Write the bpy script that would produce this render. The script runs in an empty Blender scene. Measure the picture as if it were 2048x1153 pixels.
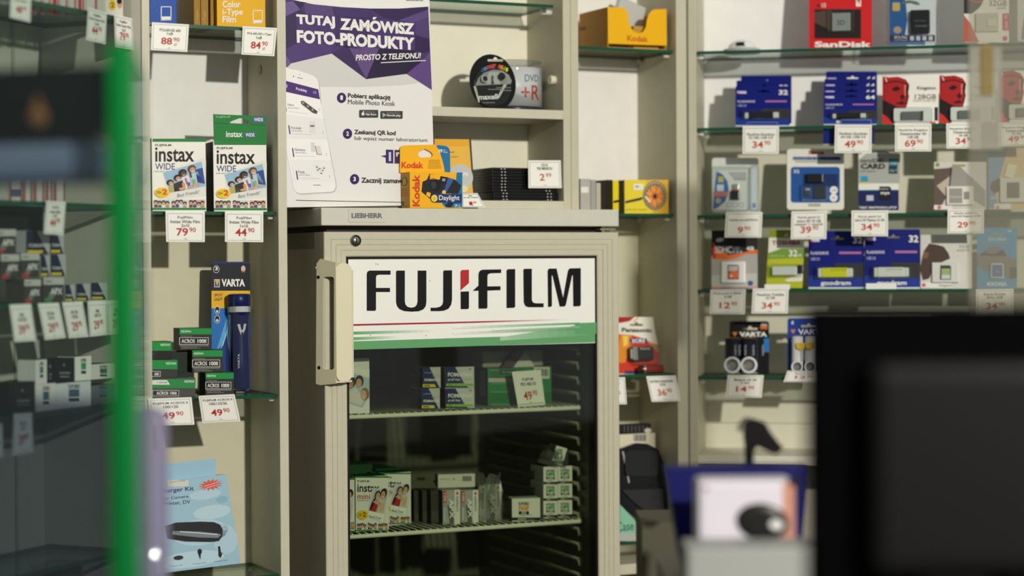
import bpy, bmesh, math, random
from mathutils import Vector as V, Matrix as M
from mathutils.geometry import tessellate_polygon
random.seed(7)
R_ = math.radians
C = bpy.context.scene.collection
SC = bpy.context.scene

# ------------------------------------------------------------------ camera, world, lamps, exposure
FPX, CX, CY = 4000.0, 1024.0, 576.5
PITCH, ROLL = 0.0116, 0.006
CAM = V((0, 0, 1.2))
_up0 = V((0, math.sin(PITCH), math.cos(PITCH))); FWD = V((0, math.cos(PITCH), -math.sin(PITCH))); _r0 = V((1, 0, 0))
UPV = _up0*math.cos(ROLL) + _r0*math.sin(ROLL)
RGT = _r0*math.cos(ROLL) - _up0*math.sin(ROLL)
cd = bpy.data.cameras.new('camera'); cam = bpy.data.objects.new('camera', cd); C.objects.link(cam)
cam.matrix_world = M(((RGT.x, UPV.x, -FWD.x, CAM.x), (RGT.y, UPV.y, -FWD.y, CAM.y), (RGT.z, UPV.z, -FWD.z, CAM.z), (0, 0, 0, 1)))
cd.sensor_width = 36; cd.lens = FPX/2048*36; cd.clip_start = .05
cd.dof.use_dof = True; cd.dof.focus_distance = 3.58; cd.dof.aperture_fstop = 1.45
SC.camera = cam
W = bpy.data.worlds.new('shop_daylight'); SC.world = W; W.use_nodes = True
_n = W.node_tree.nodes; _tc = _n.new('ShaderNodeTexCoord'); _dp = _n.new('ShaderNodeVectorMath'); _dp.operation = 'DOT_PRODUCT'   # daylight from the shop front, dim shop behind
_dp.inputs[1].default_value = V((.66, -.70, .27)).normalized(); W.node_tree.links.new(_tc.outputs['Generated'], _dp.inputs[0])
_cr = _n.new('ShaderNodeValToRGB'); _cr.color_ramp.elements[0].position = .35; _cr.color_ramp.elements[0].color = (.05, .055, .05, 1); _cr.color_ramp.elements[1].position = 1.0; _cr.color_ramp.elements[1].color = (.98, .99, 1, 1)
_ma = _n.new('ShaderNodeMath'); _ma.operation = 'MULTIPLY_ADD'; _ma.inputs[1].default_value = .5; _ma.inputs[2].default_value = .5
W.node_tree.links.new(_dp.outputs['Value'], _ma.inputs[0]); W.node_tree.links.new(_ma.outputs[0], _cr.inputs[0]); W.node_tree.links.new(_cr.outputs[0], _n['Background'].inputs[0])
W.node_tree.nodes['Background'].inputs[1].default_value = .38
SC.view_settings.view_transform = 'Standard'; SC.view_settings.look = 'None'
SC.view_settings.exposure = 0; SC.view_settings.gamma = 1; SC.view_settings.use_curve_mapping = False
ld = bpy.data.lights.new('ceiling_spotlight', 'SPOT'); ld.energy = 820; ld.color = (1, .955, .86)
ld.spot_size = R_(66); ld.spot_blend = .7; ld.shadow_soft_size = .07
lo = bpy.data.objects.new('ceiling_spotlight', ld); C.objects.link(lo)
lo.location = (2.05, -.9, 2.55)
lo.rotation_euler = (V((.25, 3.8, 1.78)) - lo.location).to_track_quat('-Z', 'Y').to_euler()

# ------------------------------------------------------------------ rays and units
def ray(px, py): return (FWD + RGT*((px-CX)/FPX) - UPV*((py-CY)/FPX))
class Unit:
    def __init__(s, o, deg):
        a = R_(deg); s.o = V((o[0], o[1], 0)); s.U = V((math.cos(a), math.sin(a), 0)); s.D = V((-math.sin(a), math.cos(a), 0))
        s.mw = M(((s.U.x, s.D.x, 0, s.o.x), (s.U.y, s.D.y, 0, s.o.y), (0, 0, 1, 0), (0, 0, 0, 1)))
    def hit(s, px, py, d=0):
        r = ray(px, py); return CAM + r*((s.o + s.D*d - CAM).dot(s.D)/r.dot(s.D))
    def uz(s, px, py, d=0):
        p = s.hit(px, py, d); return (p-s.o).dot(s.U), p.z
    def u(s, px, d=0, py=530): return s.uz(px, py, d)[0]
    def z(s, px, py, d=0): return s.uz(px, py, d)[1]
def at_depth(px, py, Y):
    r = ray(px, py); return CAM + r*(Y/r.y)

# ------------------------------------------------------------------ materials
_mats = {}
def lin(c): return tuple(((x/255)/12.92 if x <= 10.3 else ((x/255+.055)/1.055)**2.4) for x in c)
def mat(col, r=.5, m=0.0, tex=0, coat=0.0):
    k = (tuple(col), r, m, tex, coat)
    if k in _mats: return _mats[k]
    mt = bpy.data.materials.new('paint_%02x%02x%02x' % tuple(int(max(0, min(255, x))) for x in col)); mt.use_nodes = True
    nt = mt.node_tree; b = nt.nodes['Principled BSDF']
    c = lin(col) + (1,)
    b.inputs['Base Color'].default_value = c; b.inputs['Roughness'].default_value = r; b.inputs['Metallic'].default_value = m
    b.inputs['Specular IOR Level'].default_value = .5 if (m or coat) else (.4 if r < .3 else .04 if r > .79 else .18)
    b.inputs['Coat Weight'].default_value = coat
    if tex:
        tc = nt.nodes.new('ShaderNodeTexCoord'); n = nt.nodes.new('ShaderNodeTexNoise'); n.inputs['Scale'].default_value = tex; n.inputs['Detail'].default_value = 4
        nt.links.new(tc.outputs['Object'], n.inputs['Vector'])
        mx = nt.nodes.new('ShaderNodeMixRGB'); mx.inputs[1].default_value = tuple(x*.94 for x in c[:3])+(1,); mx.inputs[2].default_value = tuple(min(1, x*1.05) for x in c[:3])+(1,)
        nt.links.new(n.outputs['Fac'], mx.inputs[0]); nt.links.new(mx.outputs[0], b.inputs['Base Color'])
        bp = nt.nodes.new('ShaderNodeBump'); bp.inputs['Strength'].default_value = .05; bp.inputs['Distance'].default_value = .001
        nt.links.new(n.outputs['Fac'], bp.inputs['Height']); nt.links.new(bp.outputs[0], b.inputs['Normal'])
    _mats[k] = mt; return mt
def clear(tint=(235, 240, 238), gloss=.08, haze=0.0, hazecol=(200, 205, 205), rough=.03):
    k = ('clear', tint, gloss, haze, hazecol, rough)
    if k in _mats: return _mats[k]
    mt = bpy.data.materials.new('clear_sheet'); mt.use_nodes = True; nt = mt.node_tree; nt.nodes.clear()
    o = nt.nodes.new('ShaderNodeOutputMaterial'); t = nt.nodes.new('ShaderNodeBsdfTransparent'); t.inputs[0].default_value = lin(tint)+(1,)
    g = nt.nodes.new('ShaderNodeBsdfGlossy'); g.inputs['Roughness'].default_value = rough; g.inputs[0].default_value = (.9, .9, .9, 1)
    lw = nt.nodes.new('ShaderNodeFresnel'); lw.inputs[0].default_value = 1.45
    ad = nt.nodes.new('ShaderNodeMath'); ad.operation = 'MULTIPLY_ADD'; ad.inputs[1].default_value = .4; ad.inputs[2].default_value = gloss*.4
    nt.links.new(lw.outputs[0], ad.inputs[0])
    mx = nt.nodes.new('ShaderNodeMixShader'); nt.links.new(ad.outputs[0], mx.inputs[0]); nt.links.new(t.outputs[0], mx.inputs[1]); nt.links.new(g.outputs[0], mx.inputs[2])
    last = mx
    if haze:
        d = nt.nodes.new('ShaderNodeBsdfDiffuse'); d.inputs[0].default_value = lin(hazecol)+(1,)
        m2 = nt.nodes.new('ShaderNodeMixShader'); m2.inputs[0].default_value = haze
        nt.links.new(mx.outputs[0], m2.inputs[1]); nt.links.new(d.outputs[0], m2.inputs[2]); last = m2
    nt.links.new(last.outputs[0], o.inputs[0]); _mats[k] = mt; return mt
CREAM = (194, 189, 165); CREAM2 = (200, 196, 174); WHITE = (232, 231, 224); PAPER = (236, 235, 226); BLACK = (11, 11, 12); RED = (176, 38, 34); INK = (38, 36, 38)
GLASS_EDGE = (16, 74, 50)

# ------------------------------------------------------------------ meshes
def link(name, me, mats, parent=None, mw=None):
    o = bpy.data.objects.new(name, me); C.objects.link(o)
    for m in mats: me.materials.append(m)
    if parent: o.parent = parent
    elif mw is not None: o.matrix_world = mw
    if mw is not None and parent: o.matrix_basis = mw
    return o
def tag(o, label, cat, group=None, kind=None):
    if label: o['label'] = label
    if cat: o['category'] = cat
    if group: o['group'] = group
    if kind: o['kind'] = kind
    return o
def empty(name, mw, label=None, cat=None, group=None):
    o = bpy.data.objects.new(name, None); C.objects.link(o); o.matrix_world = mw; o.empty_display_size = .05
    return tag(o, label, cat, group)
def box_bm(x0, x1, y0, y1, z0, z1, bev=0, idx=None, bm=None):
    """idx: material index per face as dict of 'F','B','L','R','T','U'"""
    own = bm is None
    b = bmesh.new()
    vs = [b.verts.new(p) for p in ((x0,y0,z0),(x1,y0,z0),(x1,y1,z0),(x0,y1,z0),(x0,y0,z1),(x1,y0,z1),(x1,y1,z1),(x0,y1,z1))]
    for k, q in (('F',(0,1,5,4)),('B',(2,3,7,6)),('L',(3,0,4,7)),('R',(1,2,6,5)),('T',(4,5,6,7)),('U',(3,2,1,0))):
        f = b.faces.new([vs[i] for i in q]); f.material_index = (idx or {}).get(k, 0)
    if bev: bmesh.ops.bevel(b, geom=list(b.edges), offset=bev, segments=2, affect='EDGES', profile=.6)
    if own: return b
    merge(bm, b); return bm
def merge(dst, src):
    me = bpy.data.meshes.new('t'); src.to_mesh(me); src.free(); dst.from_mesh(me); bpy.data.meshes.remove(me)
def done(name, bm, mats, parent=None, mw=None, smooth=False):
    me = bpy.data.meshes.new(name); bmesh.ops.recalc_face_normals(bm, faces=bm.faces) if False else None
    bm.to_mesh(me); bm.free()
    if smooth:
        for p in me.polygons: p.use_smooth = True
    return link(name, me, mats, parent, mw)
def ubox(name, col, parent, u0, u1, d0, d1, z0, z1, bev=.0008, r=.45, tex=0, m=0):
    mt = col if isinstance(col, bpy.types.Material) else mat(col, r, m, tex)
    return done(name, box_bm(min(u0,u1), max(u0,u1), d0, d1, min(z0,z1), max(z0,z1), bev), [mt], parent)
def cyl_bm(c, axis, r0, r1, h, n=24, bm=None, cap=True, mi=0):
    bm = bm or bmesh.new(); c = V(c); a = V(axis).normalized(); s = a.orthogonal().normalized(); t = a.cross(s)
    lo_ = []; hi = []
    for i in range(n):
        q = 2*math.pi*i/n; d = s*math.cos(q) + t*math.sin(q)
        lo_.append(bm.verts.new(c + d*r0)); hi.append(bm.verts.new(c + a*h + d*r1))
    fs = []
    for i in range(n): fs.append(bm.faces.new((lo_[i], lo_[(i+1) % n], hi[(i+1) % n], hi[i])))
    for f in fs: f.smooth = True; f.material_index = mi
    if cap:
        for f in (bm.faces.new(lo_[::-1]), bm.faces.new(hi)): f.material_index = mi
    return bm
def lathe_bm(c, axis, prof, n=28, bm=None):
    """prof: list of (along, radius, mi)"""
    bm = bm or bmesh.new(); c = V(c); a = V(axis).normalized(); s = a.orthogonal().normalized(); t = a.cross(s); rings = []
    for (h, r, mi) in prof:
        rings.append([bm.verts.new(c + a*h + (s*math.cos(2*math.pi*i/n) + t*math.sin(2*math.pi*i/n))*max(r, 1e-5)) for i in range(n)])
    for k in range(len(rings)-1):
        for i in range(n):
            f = bm.faces.new((rings[k][i], rings[k][(i+1) % n], rings[k+1][(i+1) % n], rings[k+1][i])); f.material_index = prof[k+1][2]; f.smooth = True
    f = bm.faces.new(rings[0][::-1]); f.material_index = prof[0][2]; f = bm.faces.new(rings[-1]); f.material_index = prof[-1][2]
    return bm
def slab_bm(outer, holes, y0, y1, mi=(0, 0), bm=None):
    """polygon(s) in (x,z), front at y0, back at y1; mi = (front/back material, rim material)"""
    bm = bm or bmesh.new(); loops = [outer] + list(holes or [])
    pts = [p for l in loops for p in l]
    tris = tessellate_polygon([[V((p[0], p[1], 0)) for p in l] for l in loops])
    f_ = [bm.verts.new((p[0], y0, p[1])) for p in pts]; b_ = [bm.verts.new((p[0], y1, p[1])) for p in pts]
    for t in tris:
        a, b, c = (V((pts[i][0], pts[i][1], 0)) for i in t)
        if (b-a).cross(c-a).z < 0: t = t[::-1]
        try:
            f = bm.faces.new([f_[i] for i in t]); f.material_index = mi[0]
            f = bm.faces.new([b_[i] for i in t[::-1]]); f.material_index = mi[0]
        except ValueError: pass
    k = 0
    for l in loops:
        n = len(l)
        for i in range(n):
            try:
                f = bm.faces.new((f_[k+i], b_[k+i], b_[k+(i+1) % n], f_[k+(i+1) % n])); f.material_index = mi[1]
            except ValueError: pass
        k += n
    return bm
def rrect(x0, y0, x1, y1, r, n=5):
    x0, x1 = min(x0, x1), max(x0, x1); y0, y1 = min(y0, y1), max(y0, y1); r = min(r, (x1-x0)/2.01, (y1-y0)/2.01); P = []
    for cx, cy, a in ((x1-r, y1-r, 0), (x0+r, y1-r, 90), (x0+r, y0+r, 180), (x1-r, y0+r, 270)):
        for i in range(n+1):
            q = R_(a + 90*i/n); P.append((cx + r*math.cos(q), cy + r*math.sin(q)))
    return P
def ellipse(cx, cy, rx, ry, n=32, a0=0, a1=360, rot=0):
    P = []; full = abs(a1-a0) >= 360; c, s = math.cos(R_(rot)), math.sin(R_(rot))
    for i in range(n + (0 if full else 1)):
        q = R_(a0 + (a1-a0)*i/n); x, y = rx*math.cos(q), ry*math.sin(q); P.append((cx + x*c - y*s, cy + x*s + y*c))
    return P
def tube_bm(pts, r, n=8, bm=None):
    bm = bm or bmesh.new(); pts = [V(p) for p in pts]; rings = []
    for i, p in enumerate(pts):
        d = (pts[min(i+1, len(pts)-1)] - pts[max(i-1, 0)]).normalized(); s = d.orthogonal().normalized(); t = d.cross(s)
        if rings:
            s = (s0 - d*s0.dot(d)).normalized(); t = d.cross(s)
        s0 = s
        rings.append([bm.verts.new(p + (s*math.cos(2*math.pi*k/n) + t*math.sin(2*math.pi*k/n))*r) for k in range(n)])
    for k in range(len(rings)-1):
        for i in range(n):
            f = bm.faces.new((rings[k][i], rings[k][(i+1) % n], rings[k+1][(i+1) % n], rings[k+1][i])); f.smooth = True
    bm.faces.new(rings[0][::-1]); bm.faces.new(rings[-1]); return bm

# ------------------------------------------------------------------ printing on faces, traced in photo pixels onto each thing's own plane
PRINTS = []
LAYER = .00022
class Face:
    def __init__(s, o, e1, e2): s.o = V(o); s.e1 = V(e1).normalized(); s.e2 = V(e2).normalized(); s.n = s.e2.cross(s.e1)
    def at(s, px, py):
        r = ray(px, py); p = CAM + r*((s.o-CAM).dot(s.n)/r.dot(s.n)) - s.o; return p.dot(s.e1), p.dot(s.e2)
    def w(s, a, b, l=0): return s.o + s.e1*a + s.e2*b - s.n*(l*LAYER)
class Printer:
    """collects shapes for one thing; every shape is given in photo pixels on the current face"""
    def setup(s, obj, mw, face):
        s.obj = obj; s.mi = mw.inverted(); s.face = face; s.front = face; s.polys = []; s.texts = []; s.lay = 1; s.warp = None; s.pname = 'lettering'; PRINTS.append(s); s.subs = []
    def on(s, face): s.face = face; return s
    def P(s, px, py, l=None):
        l = s.lay if l is None else l; f = s.face; F2 = Face(f.o - f.n*(l*LAYER), f.e1, f.e2)
        a, b = F2.at(px, py); return s.mi @ F2.w(a, b)
    def poly(s, pts, col, l=None): s.polys.append(([s.P(x, y, l) for x, y in pts], col)); return s
    def rect(s, x0, y0, x1, y1, col, l=None, r=0):
        return s.poly([(x0, y1), (x1, y1), (x1, y0), (x0, y0)] if not r else rrect(x0, y0, x1, y1, r), col, l)
    def ell(s, cx, cy, rx, ry, col, l=None, n=20, rot=0, a0=0, a1=360): return s.poly(ellipse(cx, cy, rx, ry, n, a0, a1, rot), col, l)
    def line(s, x0, y0, x1, y1, w, col, l=None):
        dx, dy = x1-x0, y1-y0; L = math.hypot(dx, dy) or 1; nx, ny = -dy/L*w/2, dx/L*w/2
        return s.poly([(x0+nx, y0+ny), (x1+nx, y1+ny), (x1-nx, y1-ny), (x0-nx, y0-ny)], col, l)
    def path(s, pts, w, col, l=None):
        for a, b in zip(pts, pts[1:]): s.line(a[0], a[1], b[0], b[1], w, col, l)
        return s
    def frame(s, x0, y0, x1, y1, w, col, l=None):
        for q in ((x0, y0, x1, y0), (x1, y0, x1, y1), (x1, y1, x0, y1), (x0, y1, x0, y0)): s.line(*q, w, col, l)
        return s
    def text3(s, t, bl, br, tl, col, bold=0, shear=0, l=None):
        l = s.lay+1 if l is None else l
        a, b, c = s.P(*bl, l), s.P(*br, l), s.P(*tl, l); s.texts.append((t, bold, shear, a, b-a, c-a, col)); return s
    def text(s, t, x0, y0, x1, y1, col, bold=0, shear=0, l=None): return s.text3(t, (x0, y1), (x1, y1), (x0, y0), col, bold, shear, l)
class Item(Printer, Face):
    """a thing whose front face is a rectangle (or outline) seen in the photo"""
    def __init__(s, name, label, cat, U, d, box, thick, z=None, yaw=0, lean=0, roll=0, group=None, col=WHITE, sides=None, bev=.0006, outline=None, holes=None, r=.45, rim=None, mt=None, corner=0, parent=None):
        x0, y0, x1, y1 = box
        B = U.hit(x0, y1, d)
        if z is not None: B = V((B.x, B.y, z))
        cy, sy = math.cos(R_(yaw)), math.sin(R_(yaw)); e1 = U.U*cy + U.D*sy; dd = U.D*cy - U.U*sy
        e2 = V((0, 0, 1))*math.cos(R_(lean)) + dd*math.sin(R_(lean))
        if roll: e1, e2 = e1*math.cos(R_(roll)) + e2*math.sin(R_(roll)), e2*math.cos(R_(roll)) - e1*math.sin(R_(roll))
        Face.__init__(s, B, e1, e2)
        if outline is None:
            w = s.at(x1, (y0+y1)/2)[0]; h = s.at((x0+x1)/2, y0)[1]
        else:
            q = [s.at(*p) for p in outline]; w = max(a for a, b in q); h = max(b for a, b in q)
        s.w_, s.h_, s.t_ = w, h, thick
        o = s.o + s.e1*(w/2); mw = M(((s.e1.x, s.n.x, s.e2.x, o.x), (s.e1.y, s.n.y, s.e2.y, o.y), (s.e1.z, s.n.z, s.e2.z, o.z), (0, 0, 0, 1)))
        s.mw = mw
        if outline is None and not corner and not holes:
            sides = sides or {}; mats = [mt or mat(col, r)]; idx = {}
            for k, c in sides.items():
                for kk in k: idx[kk] = len(mats)
                mats.append(mat(c, r))
            obj = done(name, box_bm(-w/2, w/2, 0, thick, 0, h, min(bev, thick/4, w/6), idx), mats, None, mw)
        else:
            if outline is None: outl = rrect(-w/2, 0, w/2, h, corner or .0001)
            else: outl = [(a-w/2, b) for a, b in q]
            hl = [[(a-w/2, b) for a, b in (s.at(*p) for p in hh)] for hh in (holes or [])]
            obj = done(name, slab_bm(outl, hl, 0, thick, (0, 1)), [mt or mat(col, r), mat(rim or col, r)], None, mw)
        s.setup(obj, mw, s)
        s.face = s.front = Face(s.o, s.e1, s.e2)
        tag(obj, label, cat, group)
        s.left = Face(s.o + s.n*thick, -s.n, s.e2); s.right = Face(s.o + s.e1*w, s.n, s.e2); s.top = Face(s.o + s.e2*s.h_, s.e1, s.n)
    def plane(s, y): return Face(s.front.o + s.front.n*y, s.front.e1, s.front.e2)
    def loc(s, px, py, y=0):
        a, b = (s.plane(y) if y else s.front).at(px, py); return a - s.w_/2, b
    def part(s, name, x0, y0, x1, y1, yf, yb, col, bev=.0008, r=.4, m=0, mt=None, parent=None, label=None):
        a0, b0 = s.loc(x0, y1, yf); a1, b1 = s.loc(x1, y0, yf)
        o = done(name, box_bm(a0, a1, yf, yb, b0, b1, min(bev, abs(yb-yf)/3, (a1-a0)/4, (b1-b0)/4)), [mt or mat(col, r, m)], parent or s.obj)
        if label: o['label'] = label
        return o
    def pslab(s, name, pts, yf, yb, col, holes=None, r=.4, mt=None, parent=None, m=0):
        return done(name, slab_bm([s.loc(*p, yf) for p in pts], [[s.loc(*p, yf) for p in h] for h in (holes or [])], yf, yb), [mt or mat(col, r, m)], parent or s.obj)
    def blister(s, x0, y0, x1, y1, dep, corner=4, mt=None, name='blister'):
        """clear bubble: rounded outline, slightly smaller front"""
        P0 = [s.loc(*p) for p in rrect(x0, y0, x1, y1, corner)]; P1 = [s.loc(*p) for p in rrect(x0+1.5, y0+1.5, x1-1.5, y1-1.5, corner)]
        bm = bmesh.new(); a = [bm.verts.new((x, -.0004, y)) for x, y in P0]; b = [bm.verts.new((x, -dep, y)) for x, y in P1]; n = len(a)
        for i in range(n):
            f = bm.faces.new((a[i], a[(i+1) % n], b[(i+1) % n], b[i])); f.smooth = True
        bm.faces.new(b)
        return done(name, bm, [mt or clear()], s.obj)
def hanger(cx, cy, w, h):
    """a euro hanger hole in pixels"""
    return [(cx-w/2, cy+h/2), (cx-w/2, cy), (cx-w*.14, cy), (cx-w*.1, cy-h*.35), (cx, cy-h/2), (cx+w*.1, cy-h*.35), (cx+w*.14, cy), (cx+w/2, cy), (cx+w/2, cy+h/2)]
def flush_prints():
    keys = {}
    for p in PRINTS:
        for t in p.texts: keys.setdefault((t[0], t[1], t[2]), None)
    tmp = []
    for (t, bold, shear) in keys:
        cu = bpy.data.curves.new('lettering', 'FONT'); cu.body = t; cu.size = 1; cu.resolution_u = 3; cu.offset = .017*bold; cu.shear = shear
        o = bpy.data.objects.new('lettering', cu); C.objects.link(o); tmp.append(((t, bold, shear), o, cu))
    bpy.context.view_layer.update(); dg = bpy.context.evaluated_depsgraph_get()
    for k, o, cu in tmp:
        me = o.evaluated_get(dg).to_mesh(); vs = [(v.co.x, v.co.y) for v in me.vertices]; fs = [tuple(p.vertices) for p in me.polygons]
        if vs:
            x0, x1 = min(v[0] for v in vs), max(v[0] for v in vs); y0, y1 = min(v[1] for v in vs), max(v[1] for v in vs)
            vs = [((x-x0)/max(1e-6, x1-x0), (y-y0)/max(1e-6, y1-y0)) for x, y in vs]
        keys[k] = (vs, fs); o.evaluated_get(dg).to_mesh_clear()
    for k, o, cu in tmp:
        bpy.data.objects.remove(o); bpy.data.curves.remove(cu)
    for p in PRINTS:
        if not p.polys and not p.texts: continue
        vs = []; fs = []; mi = []; mats = []; idx = {}
        def m_of(c):
            if isinstance(c, bpy.types.Material): k = c.name
            else: k = tuple(c)
            if k not in idx:
                idx[k] = len(mats); mats.append(c if isinstance(c, bpy.types.Material) else mat(c, .45))
            return idx[k]
        for pts, c in p.polys:
            b = len(vs); vs += [tuple(q) for q in pts]; m = m_of(c)
            if len(pts) <= 4: fs.append(tuple(range(b, b+len(pts)))); mi.append(m)
            else:
                for t in tessellate_polygon([pts]): fs.append(tuple(b+i for i in t)); mi.append(m)
        for (t, bold, shear, a, du, dv, c) in p.texts:
            v2, f2 = keys[(t, bold, shear)]; b = len(vs); m = m_of(c)
            vs += [tuple(a + du*x + dv*y) for x, y in v2]; fs += [tuple(b+i for i in f) for f in f2]; mi += [m]*len(f2)
        if p.warp: vs = [tuple(p.warp(V(v))) for v in vs]
        me = bpy.data.meshes.new(p.pname); me.from_pydata(vs, [], fs); me.update()
        link(p.pname, me, mats, p.obj)
        me.polygons.foreach_set('material_index', mi)
def subprint(parent_obj, mw, face, name='print'):
    s = Printer(); s.setup(parent_obj, mw, face); s.pname = name; return s
def crop(ox, oy, k): return lambda *p: (p[0]/k+ox, p[1]/k+oy) if len(p) == 2 else None
def cmap(f, pts): return [f(*p) for p in pts]
# ------------------------------------------------------------------ where things stand
_fl = at_depth(643.3, 530, 3.55)
MAIN = Unit((_fl.x, _fl.y), 25.5)                      # the long shelving wall and the fridge
_r = MAIN.hit(1377.5, 530, .056); RIGHT = Unit((_r.x, _r.y), -11)   # memory card cabinet, turned towards the shopper
_l = MAIN.hit(287, 530, 0); LEFT = Unit((_l.x, _l.y), 66)          # film cabinet along the side wall
MD = .056                                               # the bays over and beside the fridge stand a little further back
# ------------------------------------------------------------------ floor and wall behind the units
def structure(o): o['kind'] = 'structure'; return o
structure(done('floor', box_bm(-3, 4, -3, 6.5, -.05, 0), [mat((120, 112, 100), .4, 0, 6)]))
structure(ubox('wall_back', (214, 208, 190), None, -1.2, 3.2, .66, .74, 0, 2.8, 0, .7, 30)).matrix_world = MAIN.mw

def unit_empty(U, label, name='shelving_unit'): return empty(name, U.mw, label, 'shelving unit')
def glass_shelf(U, u0, u1, d0, d1, z, label, group, th=.006):
    o = done('glass_shelf', box_bm(u0, u1, d0, d1, z-th, z, 0, {'F': 1, 'B': 1, 'L': 1, 'R': 1}), [clear((244, 249, 246), .03, .03, (150, 175, 160)), mat(GLASS_EDGE, .2)], None, U.mw)
    return tag(o, label, 'shelf', group)
def peg(U, par, u, d, z): done('shelf_peg', cyl_bm((u, d, z), (1 if u < .0 else -1, 0, 0), .004, .004, .012, 12), [mat((205, 205, 195), .3)], par)

# ------------------------------------------------------------------ shelving bay with the instant films (beside the fridge)
uL0, uL1 = MAIN.u(287), MAIN.u(303); uR0, uR1 = MAIN.u(557.5), MAIN.u(575)
bay = unit_empty(MAIN, 'narrow cream shelving bay with green instant film boxes, beside the fridge')
ubox('side_panel', CREAM2, bay, uL0, uL1, 0, .18, 0, 1.9, tex=40); ubox('side_panel', CREAM2, bay, uR0, uR1, 0, .18, 0, 1.9, tex=40)
S1 = MAIN.z(430, 51.5, .012); S2 = MAIN.z(425, 423, .012); S3 = MAIN.z(470, 792, .012); S4 = MAIN.z(545, 1150, .012)
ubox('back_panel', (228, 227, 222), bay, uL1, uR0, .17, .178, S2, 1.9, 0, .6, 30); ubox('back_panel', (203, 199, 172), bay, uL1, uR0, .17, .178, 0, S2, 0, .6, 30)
o = done('cam_lock', cyl_bm((uR0, .095, MAIN.z(523, 139, .09)), (-1, 0, 0), .009, .009, .002, 20), [mat((190, 180, 150), .4)], bay)
for i, (z, w) in enumerate(((S1, 'highest, holding the yellow instant film boxes'), (S2, 'at mid height under the green instant film boxes'), (S3, 'holding the black and green film boxes'), (S4, 'lowest, under the pale blue charger box'))):
    glass_shelf(MAIN, uL1+.001, uR0-.001, .012, .165, z, 'clear glass shelf of the narrow bay, ' + w, 'glass shelves of the instant film bay')
    for u, s in ((uR0, 1),):
        done('shelf_peg', cyl_bm((u, .03, z-.010), (-1, 0, 0), .0035, .0035, .01, 12), [mat((222, 222, 214), .3)], bay)
        done('shelf_peg', cyl_bm((u, .15, z-.010), (-1, 0, 0), .0035, .0035, .01, 12), [mat((222, 222, 214), .3)], bay)
# ------------------------------------------------------------------ bay over the fridge
vR0, vR1 = MAIN.u(1128.5, MD), MAIN.u(1143.5, MD); nR0 = MAIN.u(1159, MD); FT = MAIN.z(940, 417.5, 0) + .0002; FWR = MAIN.u(1238.2)+.004
mid = unit_empty(MAIN, 'cream open shelving bay above the fridge, with disc cases and earphones')
MB = MAIN.z(1000, 401.5, MD)
ubox('side_panel', CREAM, mid, vR0, vR1, MD, MD+.165, MB-.02, 1.9, tex=40)
ubox('side_panel', CREAM, mid, uR1+.001, uR1+.017, MD, MD+.165, MB-.02, 1.9, tex=40)
ubox('back_panel', (232, 227, 206), mid, uR1+.017, vR0, MD+.157, MD+.165, MB-.02, 1.9, 0, .6, 30)
WS0, WS1 = MAIN.z(1000, 217, MD), MAIN.z(1000, 235.5, MD)
ubox('shelf_board', CREAM2, mid, uR1+.017, vR0, MD, MD+.157, WS1, WS0, .0008, .45, 40)
ubox('bottom_board', CREAM2, mid, uR1+.017, vR0, MD, MD+.157, FT+.001, MB, .0008, .45, 40)
done('shelf_peg', cyl_bm((vR0, MD+.035, MAIN.z(1085, 162, MD+.06)), (-1, 0, 0), .0085, .0085, .012, 16), [mat((228, 222, 196), .35)], mid)
GT = MAIN.z(1000, 5, MD+.02)
glass_shelf(MAIN, uR1+.018, vR0-.014, MD+.012, MD+.15, GT, 'clear glass shelf high in the bay above the fridge, over the earphones', 'glass shelves of the fridge bay')
done('shelf_peg', cyl_bm((vR0, MD+.05, GT-.010), (-1, 0, 0), .005, .005, .022, 12), [mat((222, 222, 214), .3)], mid)
# ------------------------------------------------------------------ narrow bay beside the fridge
nL1 = MAIN.u(1354.5, MD); nL2 = MAIN.u(1375, MD)
nar = unit_empty(MAIN, 'tall narrow cream shelving bay holding the yellow carton and battery pack')
ubox('side_panel', CREAM, nar, vR1+.0006, nR0, MD, MD+.165, FT+.001, 1.9, tex=40); ubox('side_panel', CREAM, nar, nL1, nL2, MD, MD+.165, 0, 1.9, tex=40)
N1 = MAIN.z(1255, 96.5, MD+.012); N2 = MAIN.z(1297, 427.5, MD+.012); N3 = MAIN.z(1300, 749, MD+.012); N4 = MAIN.z(1260, 1084, MD+.012); N5 = MAIN.z(1262, 1129, MD)
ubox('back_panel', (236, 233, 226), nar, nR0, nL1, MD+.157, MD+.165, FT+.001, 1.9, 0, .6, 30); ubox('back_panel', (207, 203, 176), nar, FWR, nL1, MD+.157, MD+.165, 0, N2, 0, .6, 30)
ubox('bottom_board', CREAM2, nar, FWR, nL1, MD, MD+.157, N5-.02, N5, .0008, .45, 40)
for z, w in ((N1, 'under the yellow cardboard tray'), (N2, 'under the yellow magnifier boxes'), (N3, 'under the red battery pack'), (N4, 'lowest, under the black zip case')):
    glass_shelf(MAIN, nR0+.001 if z == N1 else FWR, nL1-.001, MD+.012, MD+.15, z, 'narrow clear glass shelf with green edge ' + w, 'glass shelves of the tall narrow bay')
    for dd in (.03, .135):
        done('shelf_peg', cyl_bm((nL1, MD+dd, z-.010), (-1, 0, 0), .004, .004, .012, 12), [mat((210, 205, 188), .3)], nar)
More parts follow.
